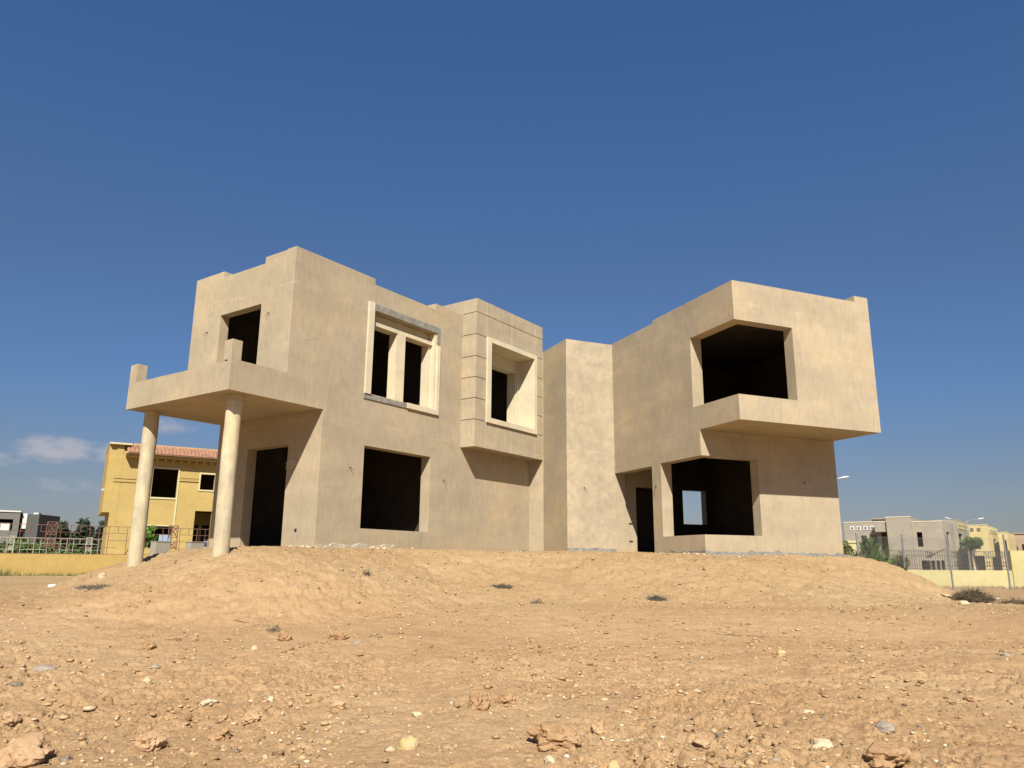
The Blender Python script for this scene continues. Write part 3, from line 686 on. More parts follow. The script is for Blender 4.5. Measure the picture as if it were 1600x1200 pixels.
MB().tube(FY(-4.4, .2, 4.1), FY(-4.252, .2, 4.1), .07, .05, 8).build('wall_lamp', M['lamp'], yv)

# ------------------------------------------------------------------ left boundary wall with steel railings
def xpanel(mb, F, u, w, z0, z1, hw, r=.018):
    A, B, C_, D_ = F(u-hw, w, z0), F(u+hw, w, z0), F(u+hw, w, z1), F(u-hw, w, z1)
    for a, b_ in ((A, B), (B, C_), (C_, D_), (D_, A), (A, C_), (B, D_)): mb.tube(a, b_, r, r, 4)
    c_ = F(u, w, (z0+z1)/2)
    q = [F(u+hw*.75*math.cos(t), w-.01, (z0+z1)/2+(z1-z0)*.36*math.sin(t)) for t in [2*math.pi*i/8 for i in range(9)]]
    for i in range(8): mb.tube(q[i], q[i+1], r*.6, r*.6, 4)
PW = (-22.0, 38.0)
FW = Frame(PW[0], PW[1], azv(57), azv(57-90))
yw = thing('boundary_wall', (-22, 38, -.75), 'low mustard yellow boundary wall topped by a rusty red railing, left of the porch', 'wall')
MB().box(FW, -22, 9.5, 0, .2, -1.3, .275).build('wall', M['ywall'], yv if False else yw)
def railing(F, parent, u0, u1, w, z0, z1, step, mat, mids, orn, r=.014, ornz=None, skip=None, hw=.2):
    mb = MB(); u = u0; k = 0
    mb.tube(F(u0, w, z1), F(u1, w, z1), r, r, 4); mb.tube(F(u0, w, z0+.03), F(u1, w, z0+.03), r, r, 4)
    rr = random.Random(4)
    while u < u1:
        lo = z0 if k % 4 != 2 else mids[-1]
        mb.tube(F(u, w, lo), F(u, w, z1), r*.9, r*.9, 4)
        for j, mz in enumerate(mids):
            if not ((k+j*2) % 5 == 3): mb.tube(F(u, w, mz), F(min(u+step, u1), w, mz), r*.9, r*.9, 4)
        u += step; k += 1
    mb.build('railing', mat, parent)
    for ou in orn:
        ob = MB(); zz = ornz or (z1-.38, z1+.12)
        xpanel(ob, F, ou, w-.02, zz[0], zz[1], hw, r*1.5); xpanel(ob, F, ou, w-.02, z0+(z1-z0)*.28, z0+(z1-z0)*.50, hw, r*1.5)
        for s_ in (-hw, hw): ob.tube(F(ou+s_, w-.02, z0), F(ou+s_, w-.02, z1), r*1.4, r*1.4, 4)
        ob.build('railing_ornament', mat, parent)
railing(FW, yw, -21.8, 9.4, .1, .27, 1.66, .42, M['rust'], (.62, .98, 1.33), (-12.7, -6.6, -.35, 5.15), .016, (1.20, 1.80), hw=.22)
# farther fence with pale steel railing
FW2 = Frame(-31.0, 52.0, azv(57), azv(57-90))
wf = thing('garden_fence', (-31, 52, -.8), 'pale weathered metal fence on a low wall behind the yellow boundary wall', 'fence')
MB().box(FW2, -20, 9.5, 0, .2, -1.2, .30).build('wall', M['ypale'], wf)
railing(FW2, wf, -20, 9.4, .1, .30, 1.42, .38, M['whitebar'], (.66, 1.06), (-9.1, -4.2, -1.9, 2.6, 7.1), .018, (1.05, 1.50), hw=.17)

# grey piers, gate and planting stubs behind the porch
for i, (px, py, lab) in enumerate(((-15.25, 33.6, 'square grey concrete gate pier just right of the leftmost porch column'), (-13.95, 34.1, 'square grey concrete gate pier in shade, midway between the two porch columns'))):
    t = thing('gate_pier', (px, py, -.8), lab, 'pier', 'grey concrete gate piers behind the porch')
    F_ = Frame(px, py, azv(AL), azv(AL-90)); MB().box(F_, -.0, .62, 0, .42, -1.3, .80).build('pier_shaft', M['gstucco'], t)
    MB().box(F_, -.02, .64, -.02, .44, .80, .83).build('cap', M['gstucco'], t)
t = thing('metal_gate', (-16.3, 42.2, -.7), 'small pale blue metal gate left ajar behind the porch', 'gate'); F_ = Frame(-16.6, 42.2, azv(62), azv(-28)); mb = MB()
for u in (0, .75): mb.box(F_, u, u+.06, 0, .06, -.7, 1.05)
for z in (-.1, .35, .70, 1.0): mb.box(F_, .06, .75, .015, .045, z, z+.05)
mb.build('gate_frame', M['blue'], t)
mb = MB()
for u in np.arange(.14, .72, .12): mb.tube(F_(u, .03, -.1), F_(u, .03, 1.0), .012, .012, 4)
mb.build('gate_bars', M['blue'], t)

# ------------------------------------------------------------------ modern grey house, far left
FG = Frame(-69.89, 110.0, azv(60), azv(-30))
gh = thing('grey_house', (-71, 112, -.8), 'flat roofed modern dark grey house with a white panel, far left', 'house')
GM = [M['gdark'], M['interior']]
block(FG, gh, -9, .2, 0, 7, -1.2, 6.55, rects=((-4.2, -.55, 4.0, 5.55), (-3.0, -1.0, -.4, 2.2)), mats=GM)
MB().box(FG, -9, .25, -.15, 7.1, 6.552, 6.75).build('coping', M['white'], gh)
MB().box(FG, -4.2, -.9, .15, .25, 4.0, 5.0).build('window_panel', M['white'], gh)
MB().box(FG, .202, 1.0, 1.2, 7, -1.2, 6.5).build('recess_wall', M['gdark2'], gh)
MB().box(FG, .52, 1.05, .6, 1.198, 4.3, 6.45).build('white_panel', M['white'], gh)
FG2 = Frame(*[FG(1.0, .6, 0)[i] for i in (0, 1)], azv(88), azv(-2))
block(FG2, gh, .05, 1.75, 0, 5.5, -1.2, 6.35, rects=(), mats=[M['gdark2'], M['interior']])
MB().box(FG2, .6, 1.3, .5, 1.2, 6.351, 6.6).build('roof_hatch', M['white'], gh)

# ------------------------------------------------------------------ houses on the right
df = azv(128-180); dr = azv(38)
FGV = Frame(61.23, 110.0, tuple(-x for x in df), dr)     # u to the right along the front, w along the receding side
gv = thing('grey_villa', (57, 114, -1.1), 'big unfinished grey-beige villa with stepped roofline behind the green bushes', 'house')
GV = [M['gstucco'], M['interior']]
block(FGV, gv, -3.95, 0, 0, 9.0, -1.4, 6.3, rects=((-3.43, -2.72, 2.82, 4.87), (-3.2, -2.1, -1.0, .9), (-1.95, -1.5, -1.0, .9), (-1.3, -.9, -1.0, .9), (-.7, -.3, -1., .9)), side_rects=((2.3, 5.0, 2.8, 4.95), (1.5, 3.0, -1, 1.5)), mats=GV)
block(FGV, gv, -7.2, -3.96, -.6, 6.0, -1.4, 7.0, mats=GV)
block(FGV, gv, -13.6, -7.21, 1.2, 8, -1.4, 6.5, rects=((-11.3, -10.5, 2.8, 4.55), (-9.9, -9.0, 2.8, 4.55)), mats=GV)
MB().box(FGV, -8.9, -7.22, -.3, 1.19, 5.0, 6.4).build('overhang', M['gstucco'], gv)
MB().box(FGV, -8.4, -7.22, 1.1, 1.19, .5, 4.9).build('dark_recess', M['interior'], gv)
for u0_, u1_, w_, z_ in ((-3.95, .05, -.05, 6.3), (-7.25, -3.92, -.65, 7.0), (-13.7, -7.26, 1.15, 6.5)):
    MB().box(FGV, u0_, u1_, w_, w_+.4, z_+.002, z_+.14).build('coping', M['cream'], gv)
for k in range(5):
    u = -12.75+k*.95
    o = MB().box(FGV, u, u+.62, 1.12, 1.198, 5.35, 5.97).build('vent', M['white'], gv); retag(o)
    MB().box(FGV, u+.2, u+.42, 1.10, 1.118, 5.5, 5.82).build('vent_hole', M['dark'], o)
MB().box(FGV, -10, -8.2, 3.2, 4.4, 6.5, 7.0).build('roof_hut', M['gstucco'], gv)
MB().box(FGV, -10.2, -8.0, 3.0, 4.6, 7.002, 7.2).build('roof_hut', M['gstucco'], gv)
# stepped second tower
FG3 = Frame(67.9, 118.0, tuple(-x for x in df), dr)
block(FG3, gv, -3.2, 0, 0, 11, -1.4, 7.1, side_rects=((.6, 3.8, 2.8, 5.0), (5.5, 9.5, -1, 1.6)), mats=GV)
MB().box(FG3, .002, .06, .6, 10.2, 5.75, 6.7).build('pale_frieze', M['ypale'], gv)
for k in range(5): MB().box(FG3, .062, .10, 1.2+k*1.8, 1.9+k*1.8, 6.1, 6.4).build('vent_hole', M['gdark'], gv)

yb = thing('pale_yellow_villa', (70, 115, -1.1), 'pale yellow flat roofed villa right of the grey-beige one, behind the twin street lamp', 'house')
YB = [M['ypale'], M['interior']]
FYB = Frame(68.76, 112.0, tuple(-x for x in df), dr)
block(FYB, yb, -2.35, 0, 0, 11.8, -1.4, 5.92, rects=((-1.55, -.86, 3.0, 3.98), (-2.0, -.8, -1, 1.6)), side_rects=((5.6, 8.6, 2.3, 4.2), (1.1, 9.5, -1.0, 1.5)), mats=YB)
MB().box(FYB, -2.4, .05, -.05, .35, 5.922, 6.05).build('coping', M['ytrim'], yb)
for u in (-2.17, -1.3): MB().box(FYB, u, u+.42, -.05, -.002, 5.1, 5.58).build('vent', M['gdark'], yb)
MB().box(FYB, .002, .06, 1.5, 10, 4.95, 5.6).build('frieze', M['ytrim'], yb)
for k in range(5): MB().box(FYB, .062, .09, 2.2+k*1.6, 2.9+k*1.6, 5.15, 5.4).build('vent_hole', M['gdark'], yb)
FY3 = Frame(72.86, 114.0, tuple(-x for x in df), dr)
block(FY3, yb, -1.2, 0, 0, 10, -1.4, 5.0, rects=((-.62, -.28, 2.3, 3.9),), mats=YB)
MB().box(FY3, -1.2, .05, -.05, .3, 5.002, 5.1).build('coping', M['ytrim'], yb)

bh = thing('far_beige_house', (97, 151, -1.1), 'small far beige house with a roof hut at the right edge', 'house')
FB = Frame(97.71, 150.0, tuple(-x for x in df), dr)
block(FB, bh, -2.2, 5, 0, 9, -1.4, 5.6, rects=((-.95, -.2, 3.1, 4.05), (.5, 1.6, 3.0, 4.4)), mats=[M['beige2'], M['interior']])
MB().box(FB, -.6, 1.1, 1.5, 2.4, 5.6, 6.4).build('roof_hut', M['beige2'], bh); MB().box(FB, -.8, 1.3, 1.3, 2.6, 6.402, 6.6).build('roof_hut', M['beige2'], bh)

# right boundary wall with wrought iron railing
FRW = Frame(20.5, 38.0, azv(84), azv(-6))
rw = thing('boundary_wall', (21, 38, -1), 'low pale yellow boundary wall with dark wrought iron railing behind the chain link fence', 'wall')
MB().box(FRW, -7, 4.05, 0, .22, -1.6, -.14).build('wall', M['ywall2'], rw)
MB().box(FRW, 4.07, 12, -.02, .24, -1.6, .82).build('wall', M['ywall2'], rw)
mb = MB(); u = -3.1
for z in (-.08, .08, .55, .76): mb.tube(FRW(-3.2, .1, z), FRW(4.0, .1, z), .013, .013, 4)
while u < 4.0: mb.tube(FRW(u, .1, -.13), FRW(u, .1, .80), .011, .011, 4); u += .122
mb.build('railing', M['iron'], rw)
def scroll(F, u, w, z, s, r):
    mb = MB()
    for sx in (-1, 1):
        for sz in (-1, 1):
            pts = [F(u+sx*(s*.5+s*.45*math.cos(t)*(1-t/9)), w, z+sz*(s*.45+s*.42*math.sin(t)*(1-t/9))) for t in [i*.7 for i in range(9)]]
            mb.path(pts, r, r, 4)
    return mb
for u in (-3.0, -1.55, -.15, 1.25, 2.9, 3.75):
    a = scroll(FRW, u, .06, .58, .18, .020); b2 = scroll(FRW, u, .06, .16, .14, .018)
    k = len(a.v); a.v += b2.v; a.f += [tuple(i+k for i in f) for f in b2.f]; a.m += b2.m
    a.build('railing_ornament', M['iron'], rw)
gp = thing('gate_post', (16.3, 37.4, -1), 'pale yellow gate post half hidden by the bushes and mound', 'post')
F_ = Frame(16.15, 37.3, azv(84), azv(-6)); MB().box(F_, 0, .42, 0, .42, -1.5, 1.1).build('post', M['ywall2'], gp); MB().box(F_, -.05, .47, -.05, .47, 1.1, 1.2).build('cap', M['ywall2'], gp)

# chain link fence
cf = thing('chain_link_fence', (18, 34, -1), 'leaning grey posts and wire mesh of a chain link fence at the right', 'fence')
FP = [(12.35, 37.6), (14.65, 36.6), (17.2, 36.0), (20.35, 35.1), (22.05, 34.0), (25.5, 33.3)]
FP = [(14.75, 33.2), (17.05, 34.0), (19.25, 34.3), (21.75, 34.35), (24.2, 34.4)]
for i, (x, y) in enumerate(FP):
    z = float(ground_z(np.array([x]), np.array([y]))[0])
    mb = MB(); tx = .05*math.sin(i*2.1); mb.tube((x, y, z-.3), (x+tx, y, z+2.35), .038, .038, 8); mb.tube((x+tx, y, z+2.35), (x+tx, y, z+2.39), .045, .02, 8)
    for h in (.35, 1.0, 1.7): mb.tube((x+tx*h/2.3, y, z+h), (x+tx*h/2.3, y, z+h+.03), .05, .05, 8)
    mb.build('post', M['galv'], cf)
for i in range(len(FP)-1):
    (x0, y0), (x1, y1) = FP[i], FP[i+1]; L_ = math.hypot(x1-x0, y1-y0); F_ = Frame(x0, y0-.05, ((x1-x0)/L_, (y1-y0)/L_), (0, 1))
    z0_ = float(ground_z(np.array([x0]), np.array([y0]))[0]); z1_ = float(ground_z(np.array([x1]), np.array([y1]))[0])
    mb = MB(); H = 2.2; st = .115; k = -H
    gzf = lambda u: z0_+(z1_-z0_)*u/L_
    while k < L_:
        for s_ in (1, -1):
            # clip the diagonal u = k + t (s=1) or u = k + H - t
            lo, hi = (max(0, -k), min(H, L_-k)) if s_ == 1 else (max(0, k+H-L_), min(H, k+H))
            if hi > lo:
                ua, ub = (k+lo, k+hi) if s_ == 1 else (k+H-lo, k+H-hi)
                mb.tube(F_(ua, 0, gzf(ua)+lo), F_(ub, 0, gzf(ub)+hi), .0042, .0042, 3)
        k += st
    mb.tube(F_(0, 0, z0_+H), F_(L_, 0, z1_+H), .005, .005, 4)
    mb.build('wire_mesh', M['wire'], cf, kind=None)

# ------------------------------------------------------------------ street lamps
def lamp_head(mb, p, d):
    x, y, z = p; a = Vector((d[0], d[1], .18)).normalized()
    base = Vector(p); secs = [(-.05, .04), (.08, .085), (.28, .13), (.52, .14), (.68, .10), (.76, .03)]
    side = a.cross(Vector((0, 0, 1))).normalized(); up = side.cross(a)
    vs = []; N = 10
    for t, r in secs:
        for j in range(N):
            an = 2*math.pi*j/N; vs.append(base+a*t*1.15+side*r*1.2*math.cos(an)+up*r*.65*math.sin(an))
    fs = [(i*N+j, i*N+(j+1) % N, (i+1)*N+(j+1) % N, (i+1)*N+j) for i in range(len(secs)-1) for j in range(N)]+[tuple(range(N)), tuple(range((len(secs)-1)*N, len(secs)*N))]
    mb.add(vs, fs); return mb
def street_lamp(x, y, h, arms, label, sc=1.0):
    t = thing('street_lamp', (x, y, -1.0), label, 'street lamp', 'street lamps beyond the plot')
    mb = MB(); mb.tube((x, y, -1.2), (x, y, h-.35), .10*sc, .055*sc, 10); mb.tube((x, y, -1.2), (x, y, -.4), .15*sc, .14*sc, 10); mb.build('pole', M['galv'], t)
    for d, L_ in arms:
        mb = MB(); a = (x, y, h-.45); b_ = (x+d[0]*L_*.3, y+d[1]*L_*.3, h-.12); c_ = (x+d[0]*L_, y+d[1]*L_, h+.08); mb.path([a, b_, c_], .05*sc, .04*sc, 8); mb.build('arm', M['galv'], t)
        lamp_head(MB(), c_, d).build('lamp_head', M['lamp'], t, smooth=True)
street_lamp(62.1, 106, 6.35, [((-1, -.05), 1.9), ((1, .05), 1.9)], 'tall twin armed street lamp in front of the grey and yellow villas')
street_lamp(24.9, 60, 6.62, [((1, .0), .75)], 'single armed street lamp peeking out from behind the right end of the villa')

# ------------------------------------------------------------------ plants
def leaves(cents, n_, size, rnd, elong=1.0, up=0.0, nrm=None):
    """leaf faces spread through overlapping clumps; returns MB and per-face tone"""
    mb = MB(); tone = []
    for _ in range(n_):
        c_, r = rnd.choice(cents); ct = c_
        d = Vector((rnd.gauss(0, 1), rnd.gauss(0, 1), rnd.gauss(0, 1))).normalized()*(rnd.random()**.45)
        p = Vector((ct[0]+d.x*r[0], ct[1]+d.y*r[1], ct[2]+d.z*r[2]))
        a = Vector((rnd.gauss(0, 1), rnd.gauss(0, 1), rnd.gauss(0, 1)+up)).normalized(); b_ = a.orthogonal().normalized()
        b_ = (b_*math.cos(rnd.random()*6.28)+a.cross(b_)*math.sin(rnd.random()*6.28))
        s_ = size*rnd.uniform(.5, 1.4)
        mb.add([p-a*s_*elong*.5, p+b_*s_*.5, p+a*s_*elong*.5, p-b_*s_*.35], [(0, 1, 2, 3)])
        tone.append(min(1, max(0, .45+.25*rnd.gauss(0, 1)+.2*d.z)))
    return mb, tone
def clumps(c_, R, n_, rnd, r0=.25, r1=.45, zmul=.8):
    out_ = []
    for _ in range(n_):
        d = Vector((rnd.gauss(0, 1), rnd.gauss(0, 1), rnd.gauss(0, 1))).normalized()*(rnd.random()**.4)
        r = rnd.uniform(r0, r1)
        out_.append(((c_[0]+d.x*R[0], c_[1]+d.y*R[1], c_[2]+d.z*R[2]), (r*R[0]*1.0, r*R[1], r*R[2]*zmul)))
    return out_
def tree(name, x, y, z, h, R, label, cat, mat, n_, size, group=None, trunk=.12, seed=1, ncl=14, elong=1.3, lean=0, r0=.25, r1=.45):
    rnd = random.Random(seed); t = thing(name, (x, y, z), label, cat, group)
    cz = z+h-R[2]; cl = clumps((x+lean, y, cz), R, ncl, rnd, r0, r1)
    mb = MB(); mb.path([(x, y, z-.1), (x+lean*.3+.05, y, z+(cz-z)*.4), (x+lean*.8-.04, y, z+(cz-z)*.8), (x+lean, y, cz+R[2]*.3)], trunk, trunk*.4, 7)
    for c_, r in cl[:9]:
        mb.path([(x+lean*.6, y, z+(cz-z)*.62), ((x+lean+c_[0])/2, (y+c_[1])/2, (cz+c_[2])/2-.1), c_], trunk*.35, trunk*.1, 5)
    mb.build('trunk', M['bark'], t)
    lb, tone = leaves(cl, n_, size, rnd, elong)
    lb.build('crown', M[mat], t, tone=tone)
    return t
# dark casuarinas at the left horizon
for i, (px_, h, R, lab) in enumerate(((-42.3, 3.9, (1.75, 1.6, 1.9), 'ragged dark pine behind the fence, tallest one left of the yellow villa'), (-40.5, 3.0, (.9, .9, 1.5), 'thin dark pine between two larger pines behind the fence'), (-39.4, 3.7, (1.2, 1.2, 1.9), 'dark pine half hidden by the corner of the yellow villa'))):
    tree('pine_tree', px_, 75, -.8, h+.8, R, lab, 'tree', 'leafdark', 2600, .20, 'dark pines beyond the left fence', .14, 20+i, 16, 2.0)
def bush(name, x, y, z, h, R, label, mat, n_, size, seed, group=None, elong=1.4, cat='bush'):
    rnd = random.Random(seed); t = thing(name, (x, y, z), label, cat, group)
    cl = clumps((x, y, z+h*.5), (R[0]*.75, R[1]*.75, h*.42), 16, rnd, .30, .5, .9)
    mb = MB()
    for c_, r in cl[:10]: mb.path([(x+rnd.uniform(-.2, .2), y, z-.1), ((x+c_[0])/2, (y+c_[1])/2, z+h*.3), c_], .03, .01, 5)
    mb.build('stem', M['bark'], t)
    lb, tone = leaves(cl, n_, size, rnd, elong, .4)
    lb.build('foliage', M[mat], t, tone=tone); return t
for i, (x, y, h, R, lab) in enumerate(((-39.7, 62, 2.7, (2.3, 1.3), 'wide green bush in front of the grey house at the left edge'), (-37.0, 62, 2.3, (1.7, 1.2), 'green bush under the right corner of the grey house'), (-34.9, 62, 2.0, (1.2, 1.1), 'low green bush left of the tallest pine'), (-33.3, 62, 1.5, (1.1, 1.1), 'low dark bush at the foot of the pines'))):
    bush('bush', x, y, -.8, h, R, lab, 'leaf' , 4200, .24, 40+i, 'green bushes behind the left fence')
# young broadleaf tree on a slanted stake
t = tree('young_tree', -19.9, 42.0, -.7, 2.75, (.55, .5, .75), 'small bright green tree on a slanting stake beside the left porch column', 'tree', 'leafbright', 900, .17, None, .04, 61, 12, 1.2, .25)
mb = MB(); mb.tube((-21.2, 41.7, -.7), (-19.9, 41.9, 1.45), .03, .025, 6); mb.build('stake', M['bark'], t)
# clipped lollipop tree on the right
tree('clipped_tree', 24.65, 41.5, -1.0, 2.55, (.40, .38, .30), 'round clipped bright green tree before the pale yellow villa', 'tree', 'leaf', 1700, .11, None, .05, 63, 26, 1.1, -.12, .45, .65)
# feathery shrubs right of the villa
for i, (x, y, h, R, lab, m_) in enumerate(((14.55, 33.5, 1.75, (.5, .5), 'narrow olive green shrub touching the right end of the villa', 'leafolive'), (15.7, 33.9, 2.05, (.78, .6), 'tallest feathery green shrub behind the mound at the right', 'leaf'), (16.9, 34.6, 1.6, (.75, .6), 'sprawling olive shrub at the end of the iron railing', 'leafolive'))):
    t = bush('feathery_shrub', x, y, -.9, h, R, lab, m_, 2600, .11, 70+i, 'feathery shrubs behind the mound', 3.2)
    rnd = random.Random(90+i); mb = MB(); tone = []
    for _ in range(80):
        a0_ = rnd.uniform(0, 6.28); l = rnd.uniform(.5, 1.0)*h*.75; bx, by = x+rnd.gauss(0, R[0]*.3), y+rnd.gauss(0, .2); z0_ = -.8+h*.25
        p0 = Vector((bx, by, z0_)); p1 = p0+Vector((math.cos(a0_)*R[0]*.5, math.sin(a0_)*.3, l*.7)); p2 = p1+Vector((math.cos(a0_)*R[0]*.35, math.sin(a0_)*.2, l*.15))
        for a, b_ in ((p0, p1), (p1, p2)):
            w_ = Vector((.013, 0, 0)); mb.add([a-w_, a+w_, b_+w_*.6, b_-w_*.6], [(0, 1, 2, 3)]); tone.append(rnd.random())
    mb.build('frond', M[m_], t, tone=tone)
# weeds along the foot of the yellow wall
mb = MB(); tone = []; rnd = random.Random(7)
for _ in range(1500):
    u = rnd.uniform(-16, 6.0); 
    if vnoise(np.array([u*.7]), np.array([1.0]), 4)[0] < .42 and rnd.random() < .85: continue
    h = rnd.uniform(.05, .20)*(2.2 if abs(u+2.4) < .9 else 1); p = FW(u, -rnd.uniform(.02, .5), -.78); d = rnd.gauss(0, .05)
    mb.add([(p[0]-.018, p[1], p[2]), (p[0]+.018, p[1], p[2]), (p[0]+d, p[1]+rnd.gauss(0, .04), p[2]+h+.05)], [(0, 1, 2)]); tone.append(rnd.random())
o = mb.build('weeds', M['grass'], None, kind='stuff', tone=tone); o['label'] = 'green weeds along the foot of the yellow wall'
mb = MB(); tone = []
for _ in range(900):
    u = rnd.uniform(-5, 9); h = rnd.uniform(.04, .14); p = FRW(u, -rnd.uniform(.02, .7), -1.0); d = rnd.gauss(0, .05)
    mb.add([(p[0]-.02, p[1], p[2]), (p[0]+.02, p[1], p[2]), (p[0]+d, p[1], p[2]+h+.05)], [(0, 1, 2)]); tone.append(rnd.random())
o = mb.build('dry_weeds', M['drybrush'], None, kind='stuff', tone=tone); o['label'] = 'dry weeds along the foot of the pale yellow wall'

# ------------------------------------------------------------------ stones, clods, litter
def rock_mesh(rx, ry, rz, seed, sub=3, jag_=.22):
    bm = bmesh.new(); bmesh.ops.create_icosphere(bm, subdivisions=sub, radius=1)
    rnd = random.Random(seed); off = Vector((rnd.uniform(0, 50), rnd.uniform(0, 50), rnd.uniform(0, 50)))
    k = []
    for v in bm.verts:
        q = mnoise.fractal(v.co*1.2+off, .9, 2.1, 3); q2 = mnoise.turbulence(v.co*3.2+off, 4, False, amplitude_scale=.55)-.45
        vd = mnoise.voronoi(v.co*2.6+off)[0]; k.append(1+jag_*1.0*q+jag_*.45*q2-jag_*.9*max(0, .14-(vd[1]-vd[0])))
    planes = [Vector((rnd.gauss(0, 1), rnd.gauss(0, 1), rnd.gauss(0, 1))).normalized() for _ in range(7)]
    cuts = [rnd.uniform(.70, .98) for _ in planes]
    for v, kk in zip(bm.verts, k):
        c_ = v.co*float(kk)
        for pl, ct in zip(planes, cuts):
            d = c_.dot(pl)
            if d > ct: c_ = c_-pl*(d-ct)*(.85 if jag_ > .3 else .45)
        v.co = Vector((c_.x*rx, c_.y*ry, c_.z*rz))
    me_ = bpy.data.meshes.new('stone'); bm.to_mesh(me_); bm.free(); return me_
